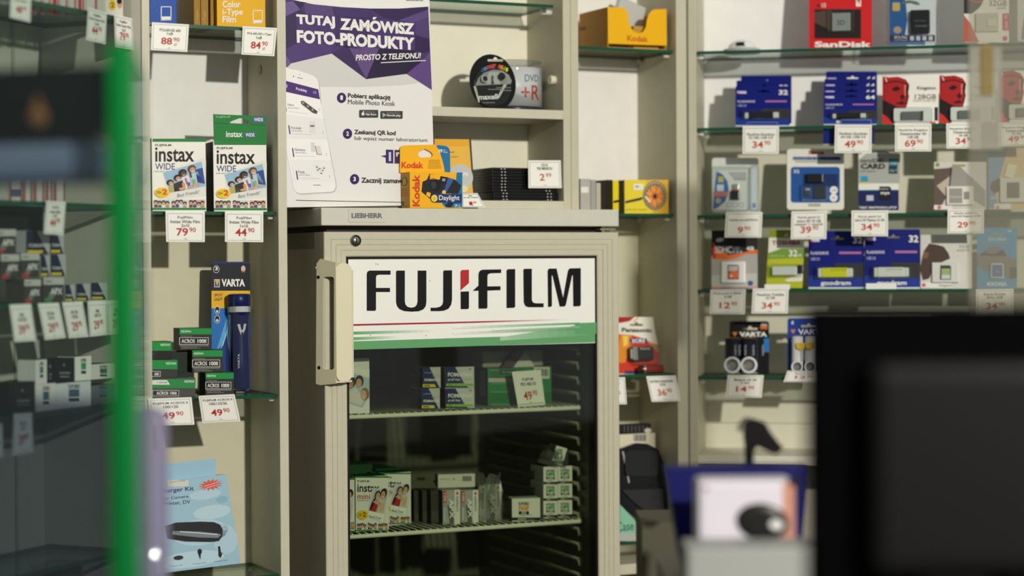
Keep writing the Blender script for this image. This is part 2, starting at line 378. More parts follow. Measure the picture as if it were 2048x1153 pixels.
# ------------------------------------------------------------------ memory card cabinet
rb = unit_empty(RIGHT, 'wide cream cabinet with glass shelves of memory cards and pen drives')
q0, q1 = RIGHT.u(1378.5), RIGHT.u(1394); QW = 1.0
ubox('side_panel', CREAM, rb, q0, q1, 0, .18, 0, 1.9, tex=40); ubox('side_panel', CREAM, rb, QW, QW+.018, 0, .18, 0, 1.9, tex=40)
R1 = RIGHT.z(1600, 97.5, .01); R2 = RIGHT.z(1600, 252.5, .01); R3 = RIGHT.z(1600, 428.5, .01); R4 = RIGHT.z(1560, 579.5, .01); R5 = RIGHT.z(1490, 754, .01); R6 = RIGHT.z(1540, 912, .01)
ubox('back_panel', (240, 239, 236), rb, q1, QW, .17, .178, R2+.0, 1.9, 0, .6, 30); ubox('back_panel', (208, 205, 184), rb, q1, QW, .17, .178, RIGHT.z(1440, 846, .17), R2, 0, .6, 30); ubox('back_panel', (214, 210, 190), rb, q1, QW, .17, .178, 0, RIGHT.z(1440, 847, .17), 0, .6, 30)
ubox('bottom_board', (216, 213, 194), rb, q1, QW, 0.004, .17, R6-.018, R6, .0008, .5, 40)
for z, w in ((R1, 'highest, under the red memory card pack'), (R2, 'second down, under the blue packs'), (R3, 'third down, under the card readers'), (R4, 'fourth down, under the lime pack'), (R5, 'lowest, under the round battery packs')):
    glass_shelf(RIGHT, q1+.001, QW-.001, .01, .15, z, 'wide clear glass shelf of the memory card cabinet, ' + w, 'glass shelves of the memory card cabinet')
    for dd in (.03, .14):
        done('shelf_peg', cyl_bm((q1, dd, z-.010), (1, 0, 0), .004, .004, .012, 12), [mat((226, 226, 220), .3)], rb)
# ------------------------------------------------------------------ film cabinet on the side wall
lf = unit_empty(LEFT, 'grey film cabinet along the side wall, full of small film boxes')
LG = (176, 174, 160)
l1 = LEFT.u(268)
ubox('side_panel', LG, lf, l1, -.002, 0, .2, 0, 1.9, tex=40); ubox('back_panel', (172, 174, 160), lf, -1.4, l1, .19, .198, 0, 1.9, 0, .6, 30)
ubox('side_panel', LG, lf, -1.42, -1.4, 0, .2, 0, 1.9, tex=40)
L1 = LEFT.z(190, 24, .01); L2 = LEFT.z(95, 404, .01); L3 = LEFT.z(110, 606, .01); L4 = LEFT.z(130, 820, .01); L5 = LEFT.z(150, 1125, .01)
ubox('divider_panel', (150, 150, 138), lf, LEFT.u(64, .15), LEFT.u(64, .15)+.006, .186, .19, 0, 1.9)
for z, w in ((L1, 'highest, under the row of square film boxes'), (L2, 'under the red and white film boxes'), (L3, 'behind the slanting price tags'), (L4, 'under the black and white film boxes'), (L5, 'lowest and almost empty')):
    glass_shelf(LEFT, -1.39, l1-.001, .01, .18, z, 'dark glass shelf of the side film cabinet, ' + w, 'glass shelves of the side film cabinet', .008)
# ------------------------------------------------------------------ the display fridge
fr = empty('display_fridge', MAIN.mw, 'cream glass-door display fridge with white sign panel, holding camera films', 'fridge')
FC = (196, 191, 168); FW = MAIN.u(1237.5); WT0 = FT - .0002; WT1 = MAIN.z(940, 452.3); DT = MAIN.z(940, 464.5)
fu0 = MAIN.u(648.3)
ubox('worktop', (205, 203, 186), fr, 0, MAIN.u(1238.2), 0, .6, WT1, WT0, .002, .4, 50)
ubox('door_gap', (40, 38, 34), fr, .02, FW-.02, .03, .56, DT-.003, WT1, 0)
liner = bmesh.new(); b0 = .0065
ub1 = FW-.004
for a in ((.006, .03, .052, .6), (ub1-.03, ub1, .052, .6), (.006, ub1, .575, .6)): box_bm(a[0], a[1], a[2], a[3], .08, DT, 0, None, liner)
box_bm(.006, ub1, .052, .6, DT-.03, DT, 0, None, liner); box_bm(.006, ub1, .052, .6, .05, .09, 0, None, liner)
done('cabinet_body', liner, [mat((196, 192, 168), .35, 0, 50)], fr)
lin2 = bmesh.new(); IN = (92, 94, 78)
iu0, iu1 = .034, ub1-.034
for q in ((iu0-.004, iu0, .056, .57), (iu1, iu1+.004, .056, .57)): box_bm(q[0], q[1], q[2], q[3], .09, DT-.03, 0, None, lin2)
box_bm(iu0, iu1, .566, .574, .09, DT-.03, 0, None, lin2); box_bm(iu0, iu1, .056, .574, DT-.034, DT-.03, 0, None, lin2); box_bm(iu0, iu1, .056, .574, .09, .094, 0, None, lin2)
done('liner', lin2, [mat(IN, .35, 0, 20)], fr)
# ribs with rounded front ends on both inner walls
ribs = bmesh.new(); z = MAIN.z(1146, 698, .085)
nrib = 0
while z > .2 and nrib < 20:
    for (ua, s) in ((iu1, -1), (iu0, 1)):
        tube_bm([(ua + s*.001, .5, z), (ua + s*.003, .13, z), (ua + s*.005, .085, z), (ua+s*.005, .082, z-.012)], .0048, 8, ribs)
    z -= .0292; nrib += 1
done('liner_ribs', ribs, [mat((176, 174, 146), .4)], fr)  # ribs paler than the liner: their highlights are put into the colour
for k in range(2): ubox('foot', (50, 50, 48), fr, (.04, FW-.08)[k], (.08, FW-.04)[k], .06, .1, 0, .05, .002)
# door: concentric profile rings, mitred at the corners
z0d = .12
prof = [(0, .05), (0, .0015), (.0015, 0), (.0135, 0), (.014, .0012), (.015, 0), (.0235, 0), (.024, .0012), (.025, 0), (.0335, 0), (.034, .0016), (.0355, .0008), (.044, .0008), (.046, .003), (.046, .03)]
bm = bmesh.new(); rings = []
for ins, y in prof:
    k = ins/.046; il = ins*(MAIN.u(693.5)-fu0)/.046; ir = ins*(FW-MAIN.u(1195))/.046; it = ins*(DT-MAIN.z(940, 513))/.046
    rings.append([bm.verts.new(p) for p in ((fu0+il, y, z0d+ins), (FW-ir, y, z0d+ins), (FW-ir, y, DT-it), (fu0+il, y, DT-it))])
for a, b in zip(rings, rings[1:]):
    for i in range(4): bm.faces.new((a[i], a[(i+1) % 4], b[(i+1) % 4], b[i]))
for i in range(4): bm.faces.new((rings[0][i], rings[-1][i], rings[-1][(i+1) % 4], rings[0][(i+1) % 4]))
door = done('door', bm, [mat(FC, .35, 0, 60)], fr)
g0, g1, gz = MAIN.u(693.5), MAIN.u(1195), MAIN.z(940, 513)
gk = bmesh.new()
for q in ((g0, g0+.0045, z0d+.046, gz), (g1-.0035, g1, z0d+.046, gz)): box_bm(q[0], q[1], .004, .028, q[2], q[3], 0, None, gk)
box_bm(g0, g1, .004, .028, gz-.0045, gz, 0, None, gk)
done('gasket_frame', gk, [mat((16, 16, 14), .6)], door)
pane = ubox('glass_pane', clear((236, 240, 230), .05), door, g0, g1, .006, .010, z0d+.046, gz, 0)
# spacer bar of the double glazing
ubox('spacer_bar', (120, 120, 110), door, MAIN.u(1186, .02), MAIN.u(1189.5, .02), .016, .022, z0d+.05, MAIN.z(940, 730), 0)
# lock
lc = MAIN.uz(711, 481.5)
bm = lathe_bm((lc[0], .001, lc[1]), (0, -1, 0), [(0, .0105, 0), (.003, .0105, 0), (.004, .0095, 0), (.0035, .0072, 1), (.0036, .0066, 1), (.0045, .006, 0), (.0046, .0001, 0)], 28)
lk = done('lock', bm, [mat((176, 172, 158), .25, .9), mat((30, 28, 26), .4)], fr)
done('keyhole', box_bm(lc[0]-.0011, lc[0]+.0011, -.0042, -.0034, lc[1]-.003, lc[1]+.0035), [mat((12, 12, 12), .5)], lk)
# brand plate
bp = ubox('brand_plate', (204, 202, 184), fr, MAIN.u(697.5), MAIN.u(772), -.0012, .001, MAIN.z(735, 445), MAIN.z(735, 417.8), .0004, .3)
wf = Face(MAIN.hit(697.5, 445, -.0012), MAIN.U, (0, 0, 1))
subprint(bp, MAIN.mw, wf, 'lettering').text('LIEBHERR', 703, 426.5, 765, 436.5, (112, 112, 118), 2.6)
# hinge
hg = bmesh.new(); hu, hz = MAIN.uz(1215, 459)
box_bm(hu-.012, hu+.02, .004, .03, hz-.002, hz+.002, .0005, None, hg); cyl_bm((hu+.008, .016, hz-.004), (0, 0, 1), .005, .005, .008, 12, hg)
done('hinge', hg, [mat((160, 154, 132), .3, .6)], fr)
# handle: angled grip with a slot, tied to the door
A = V((MAIN.u(630, .012), .012, 0)); B = V((MAIN.u(671.5, -.024), -.024, 0)); Cc = V((MAIN.u(699.5, -.024), -.024, 0)); Dd = V((MAIN.u(702.5, 0), .0005, 0))
hz0, hz1 = MAIN.z(672, 771, -.024), MAIN.z(672, 527, -.024)
front = slab_bm(rrect(B.x, hz0+.006, Cc.x+.003, hz1, .012, 6), None, -.024, -.016); 
hm = done('handle', front, [mat((222, 215, 184), .35)], fr)
wA = MAIN.mw @ V((A.x, A.y, hz0)); wB = MAIN.mw @ V((B.x, B.y, hz0)); ff = Face(wA, wB-wA, (0, 0, 1)); Lw = (wB-wA).length
mwf = M(((ff.e1.x, ff.n.x, 0, wA.x), (ff.e1.y, ff.n.y, 0, wA.y), (0, 0, 1, hz0), (0, 0, 0, 1)))
out = [ff.at(*p) for p in ((630, 768), (633, 528), (640, 518), (671, 526), (671.5, 768), (640, 771))]; out = [(min(max(a, 0), Lw), b) for a, b in out]
hole = [ff.at(*p) for p in rrect(646, 554, 668, 740, 5)]
gp = done('grip_side', slab_bm(out, [hole], 0, .006), [mat((200, 194, 164), .35)], hm); gp.matrix_basis = MAIN.mw.inverted() @ mwf
bm = bmesh.new(); slot = [ff.at(*p) for p in rrect(645, 553, 669, 741, 5)]
slab_bm(slot, None, .014, .016, bm=bm); rec = done('grip_recess', bm, [mat((128, 122, 104), .5)], hm); rec.matrix_basis = MAIN.mw.inverted() @ mwf
for (x, y) in ((636.5, 555), (638, 736)):
    a, b = ff.at(x, y); s_ = done('screw_hole', cyl_bm((a, -.0004, b), (0, 1, 0), .0032, .0032, .003, 14), [mat((24, 22, 20), .6)], hm); s_.matrix_basis = MAIN.mw.inverted() @ mwf
bm = bmesh.new()                                    # curved return to the door and closed top and bottom
pr = [(B.x, -.0235), (Cc.x-.012, -.0235), (Cc.x-.006, -.020), (Dd.x-.004, -.010), (Dd.x, .0008), (A.x+.012, .0008), (A.x+.0005, .0115)]
for zz in (hz0+.004, hz1-.009): 
    lo_ = [bm.verts.new((x, y, zz)) for x, y in pr]; hi = [bm.verts.new((x, y, zz+.003)) for x, y in pr]
    bm.faces.new(lo_[::-1]); bm.faces.new(hi)
    for i in range(len(pr)): bm.faces.new((lo_[i], lo_[(i+1) % len(pr)], hi[(i+1) % len(pr)], hi[i]))
pr2 = [(Cc.x-.001, -.0200), (Cc.x+.002, -.0165), (Dd.x, -.009), (Dd.x, .0008)]
lo_ = [bm.verts.new((x, y, hz0+.012)) for x, y in pr2]; hi = [bm.verts.new((x, y, hz1-.012)) for x, y in pr2]
for i in range(3): bm.faces.new((lo_[i], lo_[i+1], hi[i+1], hi[i]))
done('grip_return', bm, [mat((222, 215, 184), .35)], hm)
# sign panel with its lettering, on the inside of the glass just behind the pane surface
sz1 = MAIN.z(940, 516.5, .004); sign_u0, sign_u1 = g0+.0045, g1-.0035
sf = Face(MAIN.hit(698, 700, .0045), MAIN.U, (0, 0, 1))
pb = [MAIN.uz(x, y, .0045) for x, y in ((698, 700.5), (1193, 685))]
szb = (pb[0][1]+pb[1][1])/2
sp = ubox('sign_panel', (238, 238, 230), fr, sign_u0, sign_u1, .0046, .0058, szb, gz-.0045, 0, .3)
S = subprint(sp, MAIN.mw, sf, 'lettering')
c1 = crop(560, 400, 3.603); c2 = crop(900, 400, 3.603); LB = (8, 8, 10)
for f, pts, col in (
 (c1, [(625,800),(625,535),(630,518),(645,510),(797,510),(797,540),(712,540),(697,545),(692,557),(692,635),(793,635),(793,665),(692,665),(692,792),(685,801)], LB),
 (c1, [(836,518),(843,510),(900,510),(900,735),(906,758),(922,773),(946,778),(970,773),(985,758),(991,735),(992,510),(1055,510),(1055,735),(1050,768),(1033,790),(1000,804),(950,807),(895,803),(860,788),(842,765),(836,735)], LB),
 (c1, [(1176,516),(1182,509),(1240,508),(1240,720),(1234,756),(1215,785),(1185,799),(1150,803),(1085,803),(1085,778),(1125,778),(1155,770),(1170,755),(1175,735)], LB),
 (c2, [(75,655),(75,518),(85,506),(137,504),(137,600)], (178, 44, 46)),
 (c2, [(76,662),(137,660),(137,780),(130,788),(77,789)], LB),
 (c2, [(205,785),(205,656),(163,657),(205,618),(205,535),(212,515),(230,504),(369,501),(369,528),(292,530),(275,537),(270,550),(270,624),(364,623),(364,652),(270,655),(270,777),(262,785)], LB),
 (c2, [(407,781),(407,510),(417,500),(470,499),(470,770),(461,779)], LB),
 (c2, [(528,505),(537,497),(590,497),(590,722),(598,740),(618,746),(675,746),(675,775),(565,775),(542,766),(531,740)], LB),
 (c2, [(706,773),(703,512),(712,496),(768,495),(815,705),(850,510),(862,494),(943,492),(943,758),(935,768),(888,769),(885,545),(880,545),(835,758),(825,770),(790,770),(738,545),(733,548),(735,763),(728,772)], LB)):
    S.poly(cmap(f, pts), col)
def mixc(a, b, t): return tuple(a[i]+(b[i]-a[i])*t for i in range(3))
SW, SG, SR = (238, 238, 230), (98, 160, 106), (160, 36, 52)
def grad(x0, x1, ya, yb, h0, h1, ca, cb, n=14, l=1):
    for i in range(n):
        s, t = i/n, (i+1)/n; xa, xb = x0+(x1-x0)*s, x0+(x1-x0)*t; y_a, y_b = ya+(yb-ya)*s, ya+(yb-ya)*t; ha, hb = h0+(h1-h0)*s, h0+(h1-h0)*t
        S.poly([(xa, y_a+ha), (xb, y_b+hb), (xb, y_b), (xa, y_a)], mixc(ca, cb, (i+.5)/n), l)
grad(702, 960, 648.8, 643, 3.6, 3, SR, SR, 2); grad(960, 1135, 643, 638.6, 3, 1.5, SR, SW)
S.poly([(698.5, 700.3), (1192.6, 685.2), (1192.6, 665), (1060, 672), (698.5, 683.5)], SG)
grad(1000, 1192, 675, 645.2, 7, 25, mixc(SW, SG, .5), SG, 10, 2)
S.poly([(1150, 668), (1192.6, 668), (1192.6, 645.2), (1150, 647)], SG, 3)
grad(702, 870, 664, 659.5, 6, 5, SG, SW); grad(702, 800, 675, 672, 6.5, 5, SG, SW)
grad(905, 1160, 653.5, 645.5, 5, 3.5, SW, SG, 14, 4); grad(905, 1150, 664.5, 656, 5, 5, SW, SG, 14, 4)
grad(985, 1160, 659, 653, 4, 3, SW, mixc(SW, SG, .8), 10, 4)
for x, y in ((752, 528), (756, 529), (860, 562), (852, 672), (741, 671)): S.ell(x, y, .9, 1, (90, 88, 84), 2, 8)
# wire shelves inside
def wire_shelf(xl, yl, xr, yr, label):
    d = .075; ua, za = MAIN.uz(xl, yl, d); ub, zb = MAIN.uz(xr, yr, d); z = (za+zb)/2; ua = iu0+.004; ub = min(ub, iu1-.006)
    t = empty('wire_shelf', MAIN.mw @ M.Translation((ua, d, z)), label, 'shelf', 'wire shelves in the fridge'); w = ub-ua; col = mat((226, 226, 208), .35)
    done('front_rail', tube_bm([(-.002, .012, 0), (.0, .002, 0), (.006, 0, 0), (w-.006, 0, 0), (w, .002, 0), (w+.002, .012, 0)], .0042, 10), [col], t)
    g = bmesh.new(); n = int(w/.0142)
    for i in range(n+1):
        x = .004 + (w-.008)*i/n; tube_bm([(x, -.001, .0032), (x, .006, .0046), (x, .44, .0046)], .0014, 6, g)
    done('wire_grid', g, [col], t); f2 = bmesh.new()
    tube_bm([(0, .44, 0), (w, .44, 0)], .003, 8, f2)
    done('back_rail', f2, [col], t); tube = bmesh.new()
    for x in (-.001, w+.001): tube_bm([(x, .01, 0), (x, .44, 0)], .003, 8, tube)
    done('side_rails', tube, [col], t)
    return z + .006
FS1 = wire_shelf(697, 833, 1165, 818, 'white wire shelf in the fridge holding the blue film boxes')
FS2 = wire_shelf(697, 1075.5, 1170, 1042.5, 'white wire shelf in the fridge holding the white and green film boxes')
# ------------------------------------------------------------------ price tags
def bil(Q, u, v):
    (ax, ay), (bx, by), (cx, cy), (dx, dy) = Q     # tl tr br bl
    return ((ax*(1-u)+bx*u)*(1-v) + (dx*(1-u)+cx*u)*v, (ay*(1-u)+by*u)*(1-v) + (dy*(1-u)+cy*u)*v)
def price_tag(U, Q, lines, price, cents, label, group, d=-.002, y0=.16, zl='', pc=RED, top=.07, code='1960', back=0, yaw=0, pv=.5):
    tl, tr, br, bl = Q
    it = Item('price_tag', label, 'price tag', U, d, (bl[0], min(tl[1], tr[1]), br[0], bl[1]), .0007, outline=[bl, br, tr, tl], group=group, col=(238, 237, 228), r=.35, yaw=yaw, lean=back)
    def t(s, u0, v0, u1, v1, col, bold=0): it.text3(s, bil(Q, u0, v1), bil(Q, u1, v1), bil(Q, u0, v0), col, bold)
    a = (.05, top); b = (.95, .95); BG = (120, 122, 112)
    for (u0, v0, u1, v1) in ((a[0], a[1], b[0], a[1]), (b[0], a[1], b[0], b[1]), (b[0], b[1], a[0], b[1]), (a[0], b[1], a[0], a[1])):
        it.line(*bil(Q, u0, v0), *bil(Q, u1, v1), .7, BG)
    v = y0
    for s in lines:
        wdt = min(.8, len(s)*.046 + .02); t(s, .5-wdt/2, v, .5+wdt/2, v+.1, (44, 46, 44), .8); v += .125
    n = len(price); pw = .15*n
    x = .5 - (pw+.2)/2 + .02; t(price, x, pv+.02, x+pw, pv+.27, pc, 1.2); t(cents, x+pw+.03, pv, x+pw+.2, pv+.15, pc, .6)
    if zl: t(zl, x+pw+.05, pv+.19, x+pw+.13, pv+.3, pc)
    t(code, .46, .885, .54, .915, INK)
    return it
def rq(x0, y0, x1, y1): return [(x0, y0), (x1, y0), (x1, y1), (x0, y1)]
GA, GB, GC = 'price tags in the instant film bay', 'price tags on the memory card cabinet', 'price tags on the side film cabinet'
price_tag(MAIN, [(304, 44.5), (378, 49), (374.5, 104), (302, 100)], ['POLAROID 600', '1x8'], '88', '90', 'white price tag of the blue instant film box, hanging from the highest glass shelf', GA, y0=.2, zl='zł', top=.06)
price_tag(MAIN, [(485.5, 52.5), (554, 56), (548.5, 112.5), (483, 109)], ['POLAROID i-Type', '1x8'], '84', '90', 'white price tag under the big yellow instant film box, near the lock', GA, y0=.2, zl='zł', top=.06)
price_tag(MAIN, [(331, 421), (409.5, 421.5), (409.5, 484.5), (332.5, 484)], ['FujiFilm', 'Instax Wide Film', '2x10'], '79', '90', 'white price tag 79.90 below the shorter green and white film box without hanger', GA, y0=.18, pv=.54, top=.1)
price_tag(MAIN, [(450, 422.5), (526.5, 423), (526.5, 484.8), (450, 484)], ['FujiFilm', 'Instax Wide Film', '1x10'], '44', '90', 'white price tag 44.90 below the taller green film box with hanger flap', GA, y0=.18, pv=.54, top=.1)
price_tag(MAIN, [(296, 798), (383, 795), (389, 850), (304, 852)], ['FUJIFILM ACROS II', '100/120'], '49', '90', 'white price tag half veiled by haze, under the wider black and green film box', GA, y0=.15, d=-.004, pv=.5)
price_tag(MAIN, [(397, 792.5), (469, 789), (481, 843), (405, 846.5)], ['FUJIFILM ACROS II', '100/135/36'], '49', '90', 'slanting white price tag under the stepped stack of black film boxes', GA, y0=.14, d=-.006, back=-7)
# ------------------------------------------------------------------ instant film bay: top shelf
YEL, YEL_SHADE = (226, 172, 8), (150, 112, 18); GRN = (28, 122, 52); DGRN = (18, 52, 30)  # second yellow is the first with the shade of the box sides painted in
it = Item('film_box', 'blue instant film box on the highest shelf, over the 88.90 tag', 'film box', MAIN, .03, (300, -70, 353, 45), .03, z=S1, col=(16, 74, 160), sides={'R': (200, 200, 205)}, group='instant film boxes on the highest shelf')
it.frame(322.5, 13.5, 342, 40, 1.6, WHITE); it.rect(322, 33, 342.5, 41, WHITE); it.text('600', 306, -40, 340, -18, WHITE, 1)
for i in range(30): it.ell(306+random.random()*20, -20+random.random()*50, .6, .6, (70, 120, 190), 1, 6)
it = Item('film_box', 'big yellow instant film box with white frame mark, facing the shopper', 'film box', MAIN, .02, (434, -80, 530.5, 52.5), .026, z=S1, col=YEL, sides={'LR': YEL_SHADE}, group='instant film boxes on the highest shelf')
it.text('Color', 445, 1.5, 481, 15, WHITE, 1.2); it.text('i-Type', 445, 17.5, 485.5, 33, WHITE, 1.2); it.text('Film', 445, 32, 472, 45, WHITE, 1.2)
it.frame(506.5, 21, 524.5, 46, 1.4, WHITE); it.rect(506, 40.5, 525, 47, WHITE)
for k, (x0, x1, w, dd) in enumerate(((388, 400.5, 'widest brown spine beside the blue box', .028), (402, 416.5, 'middle of the brown spines', .032), (421, 432.5, 'brown spine right beside the big yellow box', .036))):
    it = Item('film_box', 'yellow instant film box standing sideways, ' + w, 'film box', MAIN, dd, (x0, -75, x1, 51), .09, z=S1, col=YEL_SHADE, sides={'R': YEL}, group='instant film boxes on the highest shelf')
    it.text3('i-Type', (x0+(x1-x0)*.72, 46), (x0+(x1-x0)*.72, 22), (x0+(x1-x0)*.3, 46), (196, 160, 70), .6)
# ------------------------------------------------------------------ printed picture of four friends
SKIN = (206, 160, 132); DSK = (104, 70, 52); HAIR = (36, 28, 26)
def friends(it, q):
    """q(u,v): picture quad -> photo pixels"""
    def E(u, v, ru, rv, col, l, rot=0):
        it.poly([q(a, b) for a, b in ellipse(u, v, ru, rv, 18, rot=rot)], col, l)
    def Pq(pts, col, l): it.poly([q(*p) for p in pts], col, l)
    Pq([(0,0),(1,0),(1,1),(0,1)], (150, 186, 206), 3); Pq([(.8,.25),(1,.25),(1,.9),(.8,.8)], (40, 72, 150), 4)
    Pq([(.3,.45),(.62,.4),(.75,.95),(.25,1)], (214, 220, 228), 4); Pq([(.48,.5),(.53,.5),(.55,.75),(.5,.8)], (196, 96, 92), 5)
    Pq([(.6,.4),(.85,.35),(.95,.8),(.62,.95)], (178, 204, 216), 4)
    Pq([(0,.72),(.22,.6),(.24,1),(0,1)], (176, 170, 110), 5); Pq([(.16,.62),(.42,.55),(.42,1),(.12,1)], (44, 42, 46), 5)
    for u, v, s, c, h in ((.09,.55,.075,SKIN,HAIR),(.31,.42,.08,SKIN,HAIR),(.47,.26,.085,DSK,(22,18,18)),(.72,.2,.085,SKIN,(96,66,50))):
        E(u, v-.02, s*1.3, s*1.9, h, 6); E(u+.015, v+.03, s*.85, s*1.3, c, 7)
        E(u+.015, v+.085, s*.4, s*.16, (240, 236, 232), 8); E(u-.015, v+.0, .009, .014, (30, 24, 24), 8); E(u+.05, v+.0, .009, .014, (30, 24, 24), 8)
    Pq([(.64,.2),(.68,.2),(.69,.55),(.63,.5)], (96, 66, 50), 6)
    for u, v, c in ((.42,.78,(222,150,60)),(.56,.8,(60,100,180)),(.72,.72,(120,180,120))): Pq([(u-.04,v-.1),(u+.04,v-.1),(u+.04,v+.1),(u-.04,v+.1)], c, 8)
    for u, v in ((.36,.92),(.6,.92),(.78,.86)): E(u, v, .1, .06, SKIN, 9)
def strip3(it, x0, y0, x1, y1, seed):
    rn = random.Random(seed); w = (x1-x0)/3
    for k in range(3):
        a = x0+k*w+1; b = x0+(k+1)*w-1; it.rect(a, y0, b, y1, ((186,196,176),(196,206,214),(206,176,166))[k], 1)
        for j in range(4):
            cx = a+(b-a)*(.15+.23*j); cy = y0+(y1-y0)*(.3+.3*rn.random()); it.ell(cx, cy-1, (b-a)*.13, 4.2, (52,38,34), 2, 10); it.ell(cx, cy+.8, (b-a)*.09, 3, SKIN, 3, 10)
            it.rect(cx-(b-a)*.1, cy+4, cx+(b-a)*.1, y1, ((120,60,66),(70,80,120),(220,214,206),(150,150,110))[j], 2)
def instax_wide(box, label, flap, z, d, seed):
    x0, y0, x1, y1 = box
    W_ = x1-x0; f = lambda u: x0+W_*u; H_ = y1-y0; g = lambda v: y0+H_*v
    it = Item('film_box', label, 'film box', MAIN, d, (x0, y0, x1, y1), .052, z=z, col=(236, 235, 224), sides={'LR': DGRN, 'TU': GRN}, group='green and white wide film boxes', lean=1)
    it.rect(x0, y1-4.5, x1, y1, GRN); it.rect(x0, y0, x1, g(.045), GRN)
    it.text('FUJIFILM', f(.05), g(.075), f(.35), g(.115), (60, 60, 58), 1.4); it.text('instax', f(.05), g(.12), f(.78), g(.325), BLACK, 1.0)
    it.text('WIDE', f(.05), g(.345), f(.42), g(.435), (50, 56, 130), .3); it.text('INSTANT FILM', f(.04), g(.45), f(.34), g(.47), (120, 120, 116))
    fr_ = [(f(.42), g(.40)), (f(.955), g(.27)), (f(1.0), g(.80)), (f(.25), g(.86))]
    it.poly([(f(.2), g(.47)), (f(.95), g(.265)), (f(1.0), g(.3)), (f(1.0), g(.8)), (f(.26), g(.87))], (224, 224, 214), 1)
    Q = [(f(.20), g(.48)), (f(.92), g(.32)), (f(.99), g(.665)), (f(.33), g(.755))]
    friends(it, lambda u, v: bil(Q, u, v))
    it.text3('Best Friends!', (f(.46), g(.825)), (f(.88), g(.765)), (f(.45), g(.775)), (70, 68, 66), 0, .3)
    it.ell(f(.18), g(.755), W_*.14, H_*.072, (232, 196, 40), 10, 24); it.text('10×', f(.075), g(.73), f(.165), g(.775), BLACK, .6, l=11); it.text('2', f(.18), g(.705), f(.275), g(.785), (206, 60, 40), 2, l=11)
    strip3(it, x0+1, g(.855), x1-1, y1-5, seed)
    it.on(it.left); it.on(it.right)
    for k in range(3): pass
    it.on(it.front)
    return it
instax_wide((305, 277.5, 412, 420.5), 'shorter green and white wide instant film box without a hanger flap', False, S2, .035, 3)
it = instax_wide((428, 284, 533.5, 421), 'taller green and white wide instant film box with a green hanger flap', True, S2, .03, 4)
hb = done('hanger_flap', slab_bm([it.loc(*p) for p in ((428, 285), (533, 285), (533, 232.5), (426.5, 228.5))], [[it.loc(*p) for p in ((460, 244.5), (466, 241.5), (480, 236.5), (485, 237), (499, 244), (500, 248), (461, 246.5))]], .0, .0012), [mat(GRN), mat(DGRN)], it.obj)
it.line(429, 246.5, 460, 248, .8, DGRN, 1); it.line(500, 249, 531, 250, .8, DGRN, 1)
it.text('FUJIFILM', 432, 232, 460, 237, (150, 190, 150), 1); it.text('WIDE', 508, 236, 526, 243, (230, 230, 236), 1.4)
it.rect(506, 234, 528, 245, (74, 82, 150), 1); it.text('instax', 452, 263, 485, 274.5, WHITE, 1.2); it.rect(489.5, 265, 511, 275, (74, 82, 150), 1); it.text('WIDE', 491, 266.5, 509, 273.5, WHITE, 1.3)
# ------------------------------------------------------------------ torch in its blister pack
it = Item('torch_pack', 'tall blue and yellow blister pack with a dark blue hand torch', 'torch', MAIN, .1, (423, 524, 500, 783), .0012, z=S3, lean=3, corner=.008, outline=rrect(423, 524, 500, 783, 5), holes=[hanger(459, 540, 27, 17)], col=(10, 46, 116))
it.rect(423, 527, 500, 582, (16, 18, 30), 1); it.rect(423, 582, 500, 617, (224, 172, 22), 1)
it.poly([(423, 617), (463, 617), (456, 650), (447, 690), (437, 700), (423, 700)], (16, 104, 176), 1); it.poly([(456, 650), (460, 640), (455, 665), (446, 692), (441, 699)], (150, 196, 222), 2); it.poly([(452, 640), (458, 630), (448, 680), (438, 698), (434, 698)], (84, 156, 208), 2)
it.rect(428.5, 559, 439.5, 575, (206, 208, 210), 2); it.rect(430, 560.5, 438, 573.5, (36, 60, 120), 3); it.poly([(430.5, 561), (438, 561), (434.3, 573)], (224, 176, 40), 4)
it.text('VARTA', 443, 558.5, 490, 573.5, WHITE, 2.6); it.text('SPOT', 428.5, 588, 445, 593.5, (40, 40, 50), 1); it.text('LIGHT', 428.5, 596, 445, 602, (40, 40, 50), 1)
it.ell(432.5, 539, 6.2, 7.8, (210, 210, 212), 2); it.ell(432.5, 539, 5.2, 6.8, (20, 20, 30), 3); it.text('3', 430, 534, 435.5, 541.5, WHITE, 2, l=4)
for y in (621, 639): it.ell(434.5, y, 5.6, 8, (206, 208, 212), 2); it.ell(434.5, y, 4.6, 7, (16, 18, 30), 3); it.rect(432, y, 437, y+5, (200, 204, 210), 4)
it.ell(486.5, 538, 4.4, 6.5, (200, 190, 180), 2); it.rect(483, 542, 490, 545, (200, 90, 40), 3)
it.text('V36', 471, 770, 483, 775, WHITE, 1)
a, b = it.loc(474.5, 590); sc_ = 1/1.15/1000
def px_m(n): return n*it.w_/77
ax = it.loc(474.5, 700)[0]; zt = it.loc(474, 590)[1]; zb = it.loc(474, 779)[1]; L = zt-zb
tb = lathe_bm((ax, -.016, zb), (0, 0, 1), [(0, px_m(13), 0), (.003, px_m(15.5), 0), (L*.3, px_m(15.5), 0), (L*.62, px_m(15), 0), (L*.76, px_m(16), 0), (L*.81, px_m(20), 0), (L*.812, px_m(20.5), 1), (L*.87, px_m(20.5), 1), (L*.872, px_m(21), 0), (L*.985, px_m(21), 0), (L, px_m(19), 0)], 28)
tr_ = done('torch', tb, [mat((22, 34, 84), .3), mat((206, 208, 206), .4)], it.obj)
done('switch', slab_bm([it.loc(*p) for p in ((464, 650), (482, 649), (480, 660), (475, 671), (471, 671), (467, 660))], None, -.031, -.012), [mat((206, 206, 200), .4)], tr_)
it.blister(453, 587, 497, 781, .033, 10)
it.text3('VARTA', (479.5, 738), (479.5, 708), (475.5, 738), (200, 204, 214), 1.4, l=142)
